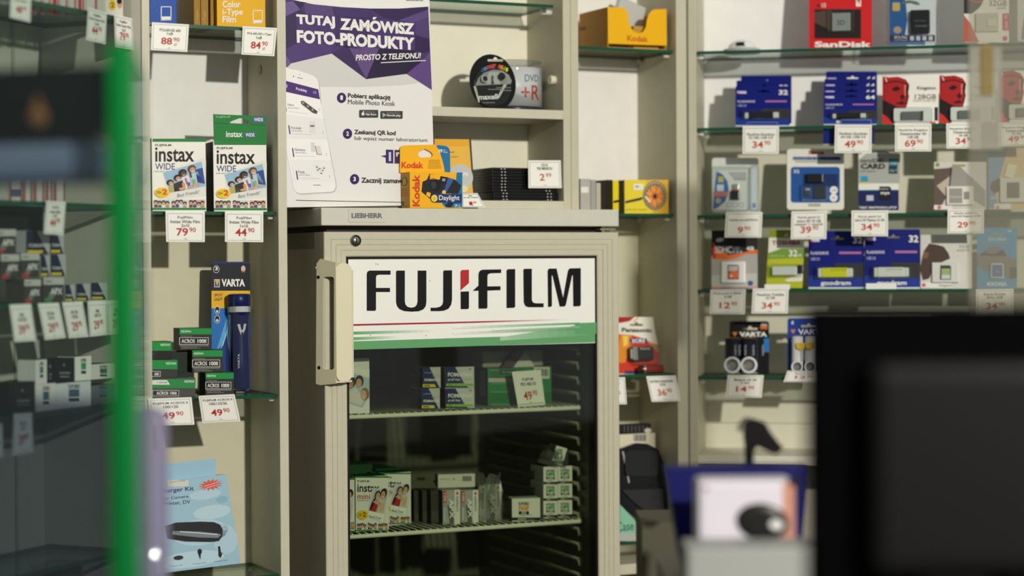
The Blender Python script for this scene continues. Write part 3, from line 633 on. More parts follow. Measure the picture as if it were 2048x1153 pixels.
# ------------------------------------------------------------------ black and green film boxes, stepped
def acros(box, d, z, label, full=True, th=.036, yaw=0, wide=False, vis=None):
    x0, y0, x1, y1 = box
    it = Item('film_box', label, 'film box', MAIN, d, box, th, z=z, col=(46, 46, 42), sides={'LR': (24, 40, 30), 'T': (30, 96, 52), 'U': (20, 30, 24)}, group='black and green film boxes', yaw=yaw)
    W_ = x1-x0; f = lambda u: x0+W_*u; H_ = it.at(f(.5), y0)[1]; h_ = y1-y0; g = lambda v: y0+h_*v
    it.rect(f(.012), g(.02), f(.99), g(.29), (24, 138, 62))
    if full:
        it.text('NEOPAN', f(.05), g(.11), f(.36), g(.20), (206, 226, 206), 1.2); it.text('Professional', f(.06), g(.33), f(.4), g(.40), (140, 138, 130), 0, .3)
        it.rect(f(.0), g(.43), f(.9), g(.76), (206, 206, 198), 1); it.rect(f(.02), g(.45), f(.885), g(.735), (22, 22, 22), 2); it.text('ACROS', f(.07), g(.51), f(.48), g(.68), WHITE, .6, l=3); it.text('100II', f(.56), g(.51), f(.83), g(.68), WHITE, 1.4, l=3)
        it.rect(f(.02), g(.8), f(.9), g(.82), (150, 150, 144)); it.rect(f(.06), g(.86), f(.55), g(.885), (112, 112, 106)); it.rect(f(.06), g(.91), f(.66), g(.935), (112, 112, 106))
    it.on(it.left)
    return it
z1 = S3; BH = .0375
xs = [(411, 745.5, 468, 789.5), (384.5, 700.5, 446, 746), (358.5, 656.5, 423.5, 700.5)]
a1 = acros(xs[0], .014, S3, 'black and green film box at the foot of the stepped stack, beside the torch'); zt1 = S3 + a1.h_
a2 = acros(xs[1], .024, zt1+.0003, 'black and green film box in the middle of the stepped stack'); zt2 = zt1 + .0003 + a2.h_
a3 = acros(xs[2], .034, zt2+.0003, 'black and green film box topmost of the stepped stack')
Item('film_box', 'dark film box supporting the middle box of the stepped stack', 'film box', MAIN, .026, (352, 746.5, 378, 790), .045, z=S3, col=(24, 40, 30), sides={'T': (30, 96, 52)}, group='black and green film boxes').h_
sb = Item('film_box', 'dark film box at the back supporting the topmost box of the stack', 'film box', MAIN, .047, (343, 702, 381, 746), .04, z=zt1+.0003, col=(24, 40, 30), sides={'T': (30, 96, 52)}, group='black and green film boxes')
b1 = Item('film_box', 'wider black and green film box with a white corner, lowest beside the cabinet post', 'film box', MAIN, .016, (302, 757, 391, 797), .03, z=S3, col=(72, 72, 68), sides={'T': (60, 140, 80), 'LR': (20, 60, 34)}, group='black and green film boxes')
b1.rect(302, 759, 391, 777, (40, 132, 70)); b1.poly([(302, 761), (334, 761), (340, 770), (302, 770)], (222, 222, 214), 2); b1.text('FUJIFILM', 313, 764, 334, 768, (90, 90, 88), 1, l=3); b1.text('NEOPAN', 369, 761, 388, 766, (206, 226, 206), 1.2, l=3)
b1.rect(305, 781, 358, 793, (190, 190, 186), 2); b1.rect(306, 782, 357, 792, (40, 40, 38), 3); b1.text('ACROS 100II', 313, 784, 353, 790, WHITE, 1, l=4)
zb1 = S3 + b1.h_
b2 = Item('film_box', 'black and green film box second up beside the cabinet post, on the wider one', 'film box', MAIN, .02, (302, 720, 355, 757.5), .036, z=zb1+.0003, col=(52, 52, 48), sides={'T': (40, 120, 66), 'LR': (20, 60, 34)}, group='black and green film boxes')
b2.rect(302, 721, 355, 739, (24, 138, 62)); b2.text('NEOPAN', 332, 725, 352, 730, (206, 226, 206), 1.2, l=3); b2.rect(300, 743, 321, 754, (206, 206, 198), 1); b2.rect(300, 744, 320, 753, (22, 22, 22), 2); b2.text('0II', 309, 746, 317, 751.5, WHITE, 1.2, l=3)
zb2 = zb1 + b2.h_ + .0003
b3 = Item('film_box', 'black and green film box topmost beside the cabinet post', 'film box', MAIN, .028, (302, 683.5, 343, 720), .036, z=zb2+.0003, col=(26, 26, 24), sides={'T': (40, 120, 66), 'LR': (20, 60, 34)}, group='black and green film boxes')
b3.rect(302, 684.5, 343, 702, (24, 138, 62)); b3.text('NEOPAN', 321, 688, 340, 692.5, (206, 226, 206), 1.2, l=3)
# ------------------------------------------------------------------ pale blue charger box at the bottom
SKY = (152, 188, 204)
it = Item('charger_box', 'big pale blue charger box with red starburst, tilted at the bottom of the bay', 'box', MAIN, .03, (311, 958, 482, 1149), .05, roll=5.6, lean=6, outline=[(311, 1149), (482, 1127.5), (453, 949), (300, 968)], col=SKY, group=None)
ts = V((0, 0, 0)); 
for (cx, cy, rx, ry, c) in ((410, 990, 32, 10, (172, 202, 214)), (444, 1000, 12, 7, (132, 174, 196)), (424, 1025, 38, 14, (176, 204, 214)), (400, 1066, 56, 26, (172, 202, 214)), (450, 1080, 25, 30, (170, 200, 214)), (380, 1120, 70, 16, (178, 206, 218))):
    it.ell(cx, cy, rx, ry, c, 1, 24, -8)
star = []
for i in range(28):
    q = 2*math.pi*i/28; r_ = 1.0 if i % 2 == 0 else .55; star.append((421.5 + 25.5*r_*math.cos(q) - 0, 970.5 + 12*r_*math.sin(q) - 9*r_*math.cos(q)*.45))
it.poly(star, (206, 82, 66), 3); it.line(408, 974, 436, 965, 1.2, (236, 190, 180), 4); it.line(410, 978, 438, 969, 1.2, (236, 190, 180), 4)
it.rect(335, 961, 377, 974, (206, 206, 190), 2); it.text3('Camera Charge', (341, 967.5), (371, 963.5), (340.5, 963.5), (80, 80, 80), 0)
it.text3('Charger Kit', (318, 990), (388, 984), (317, 979), (40, 44, 110), 1); it.text3('for Camera,', (326, 1002), (379, 996.5), (325.5, 995.5), (50, 54, 80), .6); it.text3('Printer, DV', (328, 1013), (381, 1009), (327.5, 1004.5), (50, 54, 80), .6)
it.poly([(330, 1053), (352, 1046), (400, 1044), (428, 1045), (440, 1050), (445.5, 1060), (445, 1072), (438, 1083), (420, 1085), (370, 1084), (335, 1078)], (22, 24, 28), 4)
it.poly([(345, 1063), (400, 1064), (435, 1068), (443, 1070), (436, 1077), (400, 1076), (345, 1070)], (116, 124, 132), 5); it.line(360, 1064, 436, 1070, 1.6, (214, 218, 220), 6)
it.ell(357, 1116.5, 10, 4.5, (40, 40, 44), 4, 16, -6); it.ell(399.5, 1104, 4.5, 5.5, (22, 22, 26), 4); it.poly([(396, 1107), (402, 1106), (401, 1119), (400, 1119)], (22, 22, 26), 4)
it.poly([(436, 1094), (440, 1093), (442, 1105), (444.5, 1110), (441, 1117), (437, 1113), (437, 1105)], (22, 22, 26), 4)
for (x, y) in ((351, 1134), (398, 1129), (441, 1124)): it.text3('charging holder', (x-13, y+1.5), (x+15, y-1.5), (x-13, y-1), (70, 90, 100))
fl = it.pslab('hang_flap', [(300, 972), (432, 955), (432, 918), (300, 932)], .012, .0135, (146, 186, 204))
# ------------------------------------------------------------------ poster leaning over the fridge top
p1 = crop(550, 0, 5.242); p2 = crop(550, 130, 3.603)
it = Item('poster', 'large white and purple poster propped on the fridge top', 'poster', MAIN, .043, (572, -70, 870, 414.5), .003, z=FT, lean=1, outline=[(572, 415), (870, 410.5), (868, 330), (864, 200), (859, 0), (857, -70), (560.5, -70), (563, 60), (567, 230)], col=(228, 227, 222), r=.35, rim=(216, 215, 208))
PU = (70, 46, 106); PUD = (40, 26, 68); PUL = (104, 82, 136)
it.poly(cmap(p1, [(60, -20), (190, 0), (400, 45), (700, 75), (1000, 90), (1300, 90), (1607, 70), (1645, 945), (1380, 775), (955, 830), (595, 563), (170, 665), (130, 705), (85, 695)]), PU, 1)
it.poly([(561.5, -70), (858, -70), (858.5, 13), (800, 17), (745, 17), (690, 14.5), (640, 9), (600, 3), (560, -8)], (232, 231, 226), 2)
for pts, c in (([(70,30),(190,10),(265,100),(80,185)], PUL), ([(190,5),(325,25),(265,98)], PUD), ([(70,190),(265,105),(335,150),(220,150),(230,310),(230,450),(100,525)], (50, 34, 78)), ([(85,530),(170,660),(130,702),(85,690)], PUL), ([(300,30),(600,72),(620,170),(320,150)], (84, 62, 116)), ([(600,72),(1000,92),(1060,200),(640,170)], (62, 42, 98)), ([(1000,92),(1300,92),(1607,72),(1608,100),(1280,215),(1150,190)], (46, 32, 78)), ([(1300,215),(1608,95),(1612,180),(1460,240)], (88, 66, 122)), ([(1470,370),(1612,410),(1620,540),(1540,560),(1470,530)], (44, 28, 72)), ([(955,830),(1090,510),(1470,530),(1540,640),(1380,775)], (30, 18, 54)), ([(955,830),(760,470),(1090,510)], (96, 70, 124)), ([(600,560),(760,470),(955,826)], (52, 36, 84)), ([(1380,775),(1545,640),(1622,545),(1643,940)], (92, 66, 124)), ([(640,170),(1150,195),(1060,200),(900,520),(640,480)], (58, 40, 92)), ([(100,525),(240,450),(600,480),(595,560),(170,662)], (76, 52, 112)), ([(1470,240),(1612,180),(1612,400),(1470,365)], (76, 56, 108))):
    it.poly(cmap(p1, pts), c, 3)
def ptext(f, s, bl, br, tl, col, bold=0, shear=0, l=5): it.text3(s, f(*bl), f(*br), f(*tl), col, bold, shear, l)
ptext(p1, 'TUTAJ', (228, 280), (632, 305), (222, 148), WHITE, 3); ptext(p1, 'ZAMOWISZ', (682, 312), (1462, 366), (680, 188), WHITE, 3); it.poly(cmap(p1, [(1030, 178), (1068, 180), (1045, 206), (1022, 204)]), WHITE, 5)
ptext(p1, 'FOTO-PRODUKTY', (230, 449), (1467, 528), (226, 312), WHITE, 3)
ptext(p1, 'PROSTO Z TELEFONU!', (845, 636), (1532, 613), (843, 574), WHITE, 1.5, .2); it.line(*p1(1110, 658), *p1(1580, 634), 1.6, WHITE, 5)
it.poly(cmap(p1, [(130, 705), (170, 667), (595, 565), (955, 832), (1380, 777), (1520, 868), (1300, 895), (900, 912), (480, 910)]), (208, 207, 202), 1)
# phone drawn on the poster
PH = [(62, 25), (150, 35), (270, 75), (300, 95), (315, 130), (330, 300), (435, 840), (437, 880), (425, 908), (400, 915), (180, 928), (150, 915), (135, 895), (85, 640), (62, 300)]
it.poly(cmap(p2, [(x+7, y+7) for x, y in PH]), (186, 184, 182), 2); it.poly(cmap(p2, PH), (236, 235, 231), 3)
it.poly(cmap(p2, [(62, 110), (312, 176), (324, 248), (62, 190)]), (72, 40, 112), 4); ptext(p2, 'Produkty', (152, 186), (231, 204), (152, 160), (224, 218, 230), 1.6)
it.ell(*p2(78, 152), 3.2, 4, (220, 214, 228), 5, 16); it.ell(*p2(78, 152), 2.2, 3, (72, 40, 112), 6, 16); it.line(*p2(70, 152), *p2(84, 152), .8, (220, 214, 228), 7)
it.frame(*p2(278, 192), *p2(296, 205), .8, (200, 190, 214), 5); it.line(*p2(160, 90), *p2(200, 99), 1, (90, 88, 90), 4); it.ell(*p2(134, 83), 1.1, 1.4, (70, 70, 74), 4, 10); it.ell(*p2(177, 70), .8, .9, (110, 110, 112), 4, 8)
rows = [[(62, 192), (326, 250), (352, 392), (66, 356)], [(66, 358), (352, 394), (380, 536), (84, 528)], [(84, 530), (380, 538), (405, 690), (116, 686)], [(116, 688), (405, 692), (430, 838), (140, 832)]]
for k, rr in enumerate(rows):
    it.poly(cmap(p2, rr), ((240, 239, 236), (232, 231, 228), (240, 239, 236), (234, 233, 230))[k], 4)
    bx = (68, 95, 122, 150)[k]; by = (268, 434, 598, 762)[k]; it.poly(cmap(p2, [(bx, by), (bx+8, by+2), (bx+18, by+66), (bx+9, by+64)]), (72, 40, 112), 5)
    nm = ('Zdjęcia', 'Foto-kubki', 'Kalendarze', 'Puzzle')[k]; tx = (88, 114, 142, 168)[k]; ty = (296, 460, 618, 778)[k]; ptext(p2, nm, (tx, ty), (tx+(50, 75, 76, 46)[k], ty+4), (tx, ty-17), (96, 94, 98), .6); ptext(p2, 'cena od 14,90 zł', (tx+4, ty+19), (tx+82, ty+24), (tx+4, ty+6), (140, 138, 142), .4)
    it.line(*p2(tx+10, ty+38), *p2(tx+150, ty+58 if k == 0 else ty+42), .5, (170, 168, 168), 5); cxp = (322, 346, 370, 393)[k]; it.path(cmap(p2, [(cxp-4, ty+18), (cxp+3, ty+26), (cxp-2, ty+36)]), .7, (150, 148, 150), 5)
it.poly(cmap(p2, [(185, 262), (205, 258), (308, 335), (300, 355), (270, 345), (190, 282)]), (92, 84, 86), 5)
for i in range(6): it.rect(*p2(198+i*17, 268+i*12), *p2(208+i*17, 280+i*12), ((190, 180, 176), (60, 56, 60))[i % 2], 6)
it.poly(cmap(p2, [(248, 405), (290, 408), (294, 495), (252, 490)]), (222, 221, 220), 5); it.rect(*p2(254, 434), *p2(284, 446), (110, 108, 112), 6)
it.poly(cmap(p2, [(258, 558), (284, 560), (292, 628), (262, 622)]), (214, 212, 206), 5); it.poly(cmap(p2, [(288, 582), (326, 585), (341, 645), (304, 645)]), (220, 216, 208), 5); it.line(*p2(290, 584), *p2(303, 644), 1, (120, 100, 84), 6); it.line(*p2(303, 644), *p2(340, 646), 1, (120, 100, 84), 6)
for (x, y) in ((298, 730), (340, 755), (305, 752), (330, 775), (350, 738), (318, 742)): it.poly(cmap(p2, ellipse(x, y, 14, 9, 10)), (226, 222, 218), 5); it.poly(cmap(p2, ellipse(x+4, y+7, 8, 4, 8)), (110, 100, 98), 6)
it.line(*p2(276, 867), *p2(328, 867), 1.2, (120, 116, 118), 5)
for n, (x, y), (tx, ty, ex, ey), s1, s2, s2e in ((1, (480, 237), (526, 237, 833, 252), 'Pobierz aplikację', 'Mobile Photo Kiosk', (526, 282, 866, 296)), (2, (523, 496), (572, 500, 870, 509), 'Zeskanuj QR kod', 'lub wpisz numer laboratorium', (574, 548, 1098, 563)), (3, (574, 824), (622, 846, 1010, 852), 'Zacznij zamawianie', None, None)):
    it.poly(cmap(p2, ellipse(x, y, 33, 37, 28)), (48, 28, 92), 4); ptext(p2, str(n), (x-9, y+15), (x+9, y+15), (x-9, y-17), WHITE, 2.6)
    dy = 14 if ('ę' in s1 or 'j' in s1) else 0
    ptext(p2, s1, (tx, ty+dy-(6 if n < 3 else 0)), (ex, ey+dy-(6 if n < 3 else 0)), (tx, ty-34), (40, 38, 42), 1.6)
    if s2: ptext(p2, s2, s2e[:2], s2e[2:], (s2e[0], s2e[1]-34), (66, 64, 68), 0)
for (x0, x1, s0, s1) in ((607, 744, 'Available on the', 'App Store'), (760, 920, 'ANDROID APP ON', 'Google play')):
    yo = 0 if x0 < 700 else 8; it.poly([p2(a, b+yo) for a, b in rrect(x0, 324, x1, 380, 7)], (60, 58, 58), 4); ptext(p2, s1, (x0+45, 366+yo), (x1-14, 369+yo), (x0+45, 346+yo), WHITE, 1.2); ptext(p2, s0, (x0+45, 341+yo), (x1-24, 343+yo), (x0+45, 335+yo), (190, 188, 186))
it.poly(cmap(p2, ellipse(634, 353, 11, 12, 16)), (226, 225, 222), 5); it.poly(cmap(p2, ellipse(638, 336, 4, 5, 8, rot=40)), (226, 225, 222), 5); it.poly(cmap(p2, [(775, 344), (803, 361), (776, 378)]), (150, 180, 170), 5)
it.poly(cmap(p2, [(763, 656), (800, 650), (800, 610), (905, 614), (905, 712), (800, 708), (798, 668)]), (56, 34, 96), 4); it.poly(cmap(p2, [(853, 612), (861, 612), (861, 710), (853, 710)]), (228, 227, 222), 5); it.poly(cmap(p2, [(820, 628), (836, 628), (836, 694), (820, 694)]), (206, 204, 210), 5); it.poly(cmap(p2, [(872, 630), (905, 630), (905, 640), (884, 644), (884, 660), (872, 660)]), (206, 204, 210), 5)
it.line(*p2(152, 976), *p2(1100, 994), 1.1, (60, 58, 58), 4); it.text('www.fotolab24.pl', 812, -2, 846, 3, (70, 68, 70), .8, l=5)
# ------------------------------------------------------------------ single-use camera box on the fridge top
KY = (240, 178, 26); KB = (30, 112, 160)
kx0, kx1 = 820, 924.5
it = Item('camera_box', 'yellow single-use camera box with blue corner, on the fridge worktop', 'camera box', MAIN, .001, (820, 344.5, 924.5, 415), .04, z=FT, yaw=0, col=KY, sides={'L': (196, 140, 30), 'R': KB, 'T': KY})
k = crop(780, 250, 5.389)
it.text3('Kodak', k(322, 880), k(322, 535), k(243, 880), (206, 70, 34), 2.2)
it.poly(cmap(k, [(720, 513), (780, 513), (780, 890), (680, 892), (600, 892), (560, 850), (700, 700)]), KB, 1); it.poly(cmap(k, [(430, 790), (480, 745), (776, 745), (770, 838), (480, 838)]), (26, 52, 104), 6)
it.poly(cmap(k, [(400, 590), (425, 530), (475, 535), (455, 580), (540, 590), (545, 552), (620, 565), (700, 590), (768, 655), (740, 740), (560, 740), (430, 795), (340, 720), (352, 612)]), (34, 34, 40), 3)
it.poly(cmap(k, [(430, 535), (475, 536), (520, 545), (530, 590), (430, 586)]), KY, 4); it.poly(cmap(k, [(625, 570), (690, 585), (600, 740), (545, 742), (590, 690)]), (56, 88, 156), 4); it.poly(cmap(k, ellipse(490, 650, 58, 66, 24)), (20, 20, 26), 4); it.poly(cmap(k, ellipse(470, 650, 30, 40, 20)), (52, 52, 60), 5)
it.poly(cmap(k, [(545, 556), (618, 568), (600, 630), (535, 620)]), (24, 24, 28), 5); it.poly(cmap(k, [(565, 575), (600, 580), (592, 610), (560, 606)]), (150, 150, 150), 6); it.poly(cmap(k, [(400, 722), (440, 735), (430, 785), (388, 757)]), KY, 4)
it.poly(cmap(k, [(590, 860), (640, 838), (690, 838), (660, 890), (620, 890)]), (24, 30, 56), 4)
it.poly(cmap(k, ellipse(478, 792, 40, 45, 24)), (34, 50, 80), 7); it.poly(cmap(k, ellipse(478, 792, 34, 38, 24)), (240, 206, 90), 8); it.poly(cmap(k, ellipse(478, 792, 20, 23, 24)), (228, 184, 50), 9); it.poly(cmap(k, ellipse(582, 724, 20, 20, 18)), (224, 196, 100), 7)
ptext_ = lambda s, bl, br, tl, c, b=0, l=8: it.text3(s, k(*bl), k(*br), k(*tl), c, b, 0, l)
ptext_('Daylight', (528, 828), (750, 828), (528, 760), WHITE, .6); ptext_('39', (696, 884), (726, 884), (696, 858), WHITE, 1.5); ptext_('Exp', (735, 872), (755, 872), (735, 860), WHITE, .6); ptext_('Poses', (735, 886), (760, 886), (735, 876), WHITE, .6); ptext_('Kodak', (445, 584), (485, 584), (445, 570), (180, 80, 40), 1)
it.on(it.left)
kl = lambda x, y: k(x, y)
it.poly(cmap(k, ellipse(155, 612, 28, 48, 22)), (60, 56, 40), 1); it.poly(cmap(k, ellipse(155, 612, 22, 38, 22)), (206, 172, 90), 2)
for i in range(5): it.rect(*k(118, 690+i*19), *k(192, 695+i*19), (120, 84, 30), 1)
it.rect(*k(124, 825), *k(150, 870), (60, 96, 140), 1); it.on(it.front)
hk = it.pslab('hang_card', cmap(k, [(106, 515), (108, 260), (118, 235), (140, 222), (490, 212), (600, 225), (635, 245), (648, 280), (652, 515)]), .0385, .0400, KY, holes=[cmap(k, [(302, 320), (315, 285), (378, 258), (440, 290), (462, 320), (450, 348), (325, 352)])])
it.on(it.plane(.0385))
it.poly(cmap(k, [(497, 222), (520, 217), (600, 226), (633, 246), (647, 282), (651, 513), (592, 510), (570, 400), (540, 300)]), KB, 1); it.text3('Kodak', k(124, 468), k(362, 470), k(124, 398), (206, 70, 34), 2.2, 0, 2); it.text3('39', k(520, 300), k(564, 300), k(520, 262), WHITE, 1.6, 0, 3); 
for i in range(6): it.rect(*k(420-i*3, 378+i*17), *k(535+i*4, 384+i*17), (150, 104, 30), 1)
it.text3('Exp', k(576, 282), k(600, 282), k(576, 266), WHITE, .6, 0, 3); it.text3('Poses', k(576, 300), k(620, 300), k(576, 286), WHITE, .6, 0, 3); it.on(it.front)
price_tag(MAIN, [(924, 387), (955, 386.5), (970.5, 415), (924, 415)], ['hama', 'do noż na baterie'], '1', '49', 'small white price card lying behind the yellow camera box on the worktop', 'price tags in the fridge bay', d=.03, y0=.12, pv=.58)
# ------------------------------------------------------------------ bay above the fridge
it = Item('earphone_pack', 'black oval earphone pack standing on the white shelf', 'earphones', MAIN, MD+.012, (940, 109, 1031, 216.5), .0014, z=WS0, lean=5, outline=[p for p in [(x, min(y, 216.5)) for x, y in ellipse(985.5, 165, 45.5, 57, 40, rot=-14)]], holes=[hanger(991, 118.5, 31, 9.5)], col=(9, 9, 10), r=.32)
m = crop(860, 0, 4.433)
it.poly(cmap(m, [(400, 760), (430, 690), (480, 645), (560, 618), (640, 625), (700, 665), (725, 720), (715, 745)]), (150, 150, 146), 1); it.poly(cmap(m, [(520, 640), (610, 640), (620, 745), (500, 745)]), (186, 186, 180), 2)
it.poly(cmap(m, [(385, 765), (408, 765), (442, 905), (430, 912)]), (190, 188, 172), 2); it.poly(cmap(m, [(652, 752), (684, 745), (612, 872), (592, 872)]), (206, 204, 186), 2)
it.text3('maxell', m(430, 886), m(600, 880), m(430, 838), WHITE, 1.8, 0, 4)
for i, (ch, c) in enumerate(zip('Colour Buds', [(60, 110, 190), (70, 160, 190), (170, 70, 120), (196, 60, 70), (200, 70, 60), (204, 60, 50), None, (214, 80, 40), (220, 140, 40), (120, 170, 60), (220, 190, 50)])):
    if c: x = 455 + i*21.5; y = 640 - 46*math.sin(math.pi*(i+.6)/11.5)*.9; it.text3(ch, m(x, y+8), m(x+23, y+4), m(x, y-28), c, 3, .1, 4)
for i, (x0, x1, y) in enumerate(((585, 715, 775), (515, 660, 790), (620, 720, 800), (465, 575, 908))): it.rect(*m(x0, y), *m(x1, y+6), (150, 150, 150), 3)
for (cx, cy, lt) in ((470, 705, 0), (625, 682, 1)):
    a, b = it.loc(*m(cx, cy)); eb = done('earbud', lathe_bm((a, -.003, b), (0, -1, 0), [(0, .0066, 0), (.004, .0072, 0), (.007, .005, 0), (.0072, .0035, 1), (.010, .003, 1)], 18), [mat((40, 40, 44) if lt else (210, 210, 206), .2), mat((24, 24, 26), .25)], it.obj)
a, b = it.loc(*m(548, 720)); done('jack_plug', cyl_bm((a, -.005, b-.006), (0, 0, 1), .0018, .0012, .016, 10), [mat((120, 118, 110), .3, .6)], it.obj)
it.pslab('front_shell', cmap(m, ellipse(560, 760, 165, 185, 30, rot=-12)), -.0145, -.0135, None, mt=clear((246, 248, 246), .02))
# spindle of discs
uc, zc = MAIN.uz(1033, 217, MD+.092); uc = .4455; Rd = .0605
sx = M.Translation((0, 0, 0)); mws = MAIN.mw @ M.Translation((uc, MD+.092, WS0)); H_ = MAIN.z(1060, 127, MD+.03)-WS0
t = empty('disc_spindle', mws, 'white spindle tub of blank discs behind the black earphone pack', 'disc spindle')
done('base', lathe_bm((0, 0, 0), (0, 0, 1), [(0, Rd*1.05, 0), (.006, Rd*1.05, 0), (.009, Rd, 0)], 40), [mat((40, 46, 52), .25)], t)
body = done('wrap', lathe_bm((0, 0, .009), (0, 0, 1), [(0, Rd*.985, 0), (H_*.83, Rd*.985, 0)], 48), [mat((226, 226, 226), .3)], t)
done('clear_cover', lathe_bm((0, 0, .009), (0, 0, 1), [(0, Rd, 0), (H_*.93, Rd, 0), (H_*.985, Rd*.97, 0), (H_-.009, Rd*.6, 0)], 48), [clear((238, 240, 240), .1)], t)
fs = Face(mws @ V((0, -Rd, 0)), MAIN.U, (0, 0, 1)); S = subprint(body, mws, fs, 'lettering')
S.text('DVD', 1050, 149, 1082, 163, (110, 140, 150), .3); S.text('+R', 1043, 170, 1084, 200, (206, 84, 60), .2)
S.warp = lambda v: V((v.x, -math.sqrt(max(1e-8, (Rd*.985+.0006)**2 - min(abs(v.x), Rd*.98)**2)), v.z))
# yellow case and stack of slim black cases
it = Item('disc_case', 'black disc case with a yellow cover, leaning behind the camera box', 'disc case', MAIN, MD+.02, (862, 276, 945.5, 402), .012, z=MB, yaw=-4, lean=4, col=(36, 34, 32), r=.25, outline=[(862, 401), (950, 401), (942, 277), (862, 276)])
y = crop(780, 250, 5.389)
it.poly(cmap(y, [(480, 152), (852, 155), (895, 735), (480, 735)]), (228, 178, 60), 1); it.poly(cmap(y, [(480, 152), (852, 155), (858, 230), (480, 230)]), (222, 164, 30), 2)
it.poly(cmap(y, [(x, yy) for x, yy in ellipse(755, 570, 140, 145, 40) if yy < 735]), (190, 190, 186), 3); it.poly(cmap(y, [(650, 735), (650, 480), (700, 600), (700, 735)]), (204, 204, 200), 4); it.poly(cmap(y, ellipse(770, 690, 70, 44, 20)), (226, 214, 170), 5); it.text3('PS', y(785, 555), y(842, 555), y(785, 515), WHITE, 2, .1, 6); it.text3('speed', y(600, 305), y(692, 305), y(600, 283), (90, 76, 40), .6, 0, 4); it.text3('rewritable', y(600, 352), y(737, 352), y(600, 330), (170, 140, 70), .4, 0, 4)
nC = 11; zt = MAIN.z(1020, 336, MD+.03); st = (zt-MB)/nC
uA = vR0 - .1408
for kx in range(nC):
    jit = random.uniform(-.003, .003); wd = MAIN.u(1124 if kx < 3 else 1118, MD+.025)-uA
    mwk = MAIN.mw @ M.Translation((uA + (.003 if kx < 3 else 0) + jit*.3, MD+.02, MB + kx*st)) @ M.Rotation(R_(jit*160), 4, 'Z')
    o = done('disc_case', box_bm(0, .136, 0, .125, .0003, st-.0003, .0006), [mat((14, 14, 15), .22)], None, mwk)
    tag(o, 'slim black disc case in the flat stack on the bottom board', 'disc case', 'flat stack of slim black disc cases')
    bm = bmesh.new()
    for xx in (.018, .025, .112, .119): box_bm(xx, xx+.0025, -.0004, .0002, st*.35, st*.65, 0, None, bm)
    done('hinge_dots', bm, [mat((206, 206, 196), .3)], o)
price_tag(MAIN, [(1056.5, 321), (1121.5, 321), (1123.5, 376.5), (1057, 376.5)], ['CD-R', '700 MB/BOX'], '2', '99', 'white price tag standing against the stack of slim black disc cases', 'price tags in the fridge bay', d=MD+.006, y0=.12, pv=.46, pc=(196, 90, 56))
# ------------------------------------------------------------------ narrow bay
n = crop(1120, 0, 4.433)
F_ = cmap(n, [(428, 385), (422, 62), (560, 68), (590, 88), (605, 120), (612, 190), (630, 250), (665, 285), (700, 295), (735, 285), (762, 240), (772, 170), (790, 120), (815, 92), (840, 83), (945, 80), (948, 405)])
it = Item('cardboard_tray', 'yellow cardboard counter tray with a rounded cut-out, on the highest narrow shelf', 'tray', MAIN, MD+.02, (1215.5, 14, 1334, 92), .0018, z=N1+.0002, outline=F_, col=(236, 178, 16), rim=(190, 150, 60))
it.text3('Kodak', n(597, 362), n(780, 374), n(597, 312), (196, 90, 30), 1.2)
it.line(*n(430, 388), *n(945, 405), .7, (176, 130, 20), 2)
dp = .12; w2 = it.w_
aL = -w2/2; aR = w2/2; hh = it.h_
bm = box_bm(aL+.0005, aL+.0025, .0018, dp, .0005, hh*.97, 0, {'L': 1}); done('tray_wall', bm, [mat((200, 150, 50)), mat((170, 122, 30))], it.obj)
done('tray_wall', box_bm(aR-.0025, aR-.0005, .0018, dp, .0005, hh*.94), [mat((206, 160, 40))], it.obj); done('tray_wall', box_bm(aL+.0005, aR-.0005, dp-.002, dp, .0005, hh*.8), [mat((206, 160, 40))], it.obj); done('tray_base', box_bm(aL+.0005, aR-.0005, .0018, dp, .0003, .0018), [mat((196, 176, 120))], it.obj)
it.on(Face(it.mw @ V((aL+.0005, dp, 0)), -it.n, it.e2)); it.text3('Kodak', n(165, 270), n(230, 265), n(165, 235), (110, 66, 26), 1.2); it.on(it.front)
pk = done('foil_pack', box_bm(-.03, .03, -.009, .009, 0, .095, .003), [mat((196, 196, 190), .3, .1)], None, it.mw @ M.Translation((.0, .066, .016)) @ M.Rotation(R_(-14), 4, 'X') @ M.Rotation(R_(22), 4, 'Y')); tag(pk, 'silver grey foil film pack lying in the yellow cardboard tray', 'film pack')
pb_ = done('film_box', box_bm(-.028, .028, -.02, .02, 0, .045, .001), [mat((188, 146, 60), .4)], None, it.mw @ M.Translation((.028, .035, .0022))); tag(pb_, 'small brown film box inside the yellow tray, seen through its cut-out', 'film box')
# magnifier boxes
m6 = crop(1120, 260, 4.433)
def magnifier(box, d, label, big):
    it = Item('magnifier_box', label, 'box', MAIN, d, box, .03, z=N2, yaw=-14, col=(228, 206, 22), sides={'L': (40, 34, 18), 'R': (110, 26, 18)}, group='yellow magnifier boxes')
    return it
it = magnifier((1249, 360, 1337, 426.5), MD+.035, 'yellow magnifier box showing an orange flower in a round lens', 1)
it.poly(cmap(m6, [(760, 443), (960, 443), (962, 737), (830, 737)]), (230, 172, 30), 1); it.poly(cmap(m6, [(578, 632), (705, 602), (735, 596), (735, 612), (710, 625), (580, 652)]), (24, 22, 20), 3)
it.poly(cmap(m6, ellipse(842, 582, 105, 130, 36)), (92, 98, 74), 4); it.poly(cmap(m6, ellipse(842, 582, 97, 121, 36)), (176, 172, 150), 5); it.poly(cmap(m6, ellipse(842, 585, 92, 112, 36)), (110, 104, 60), 6)
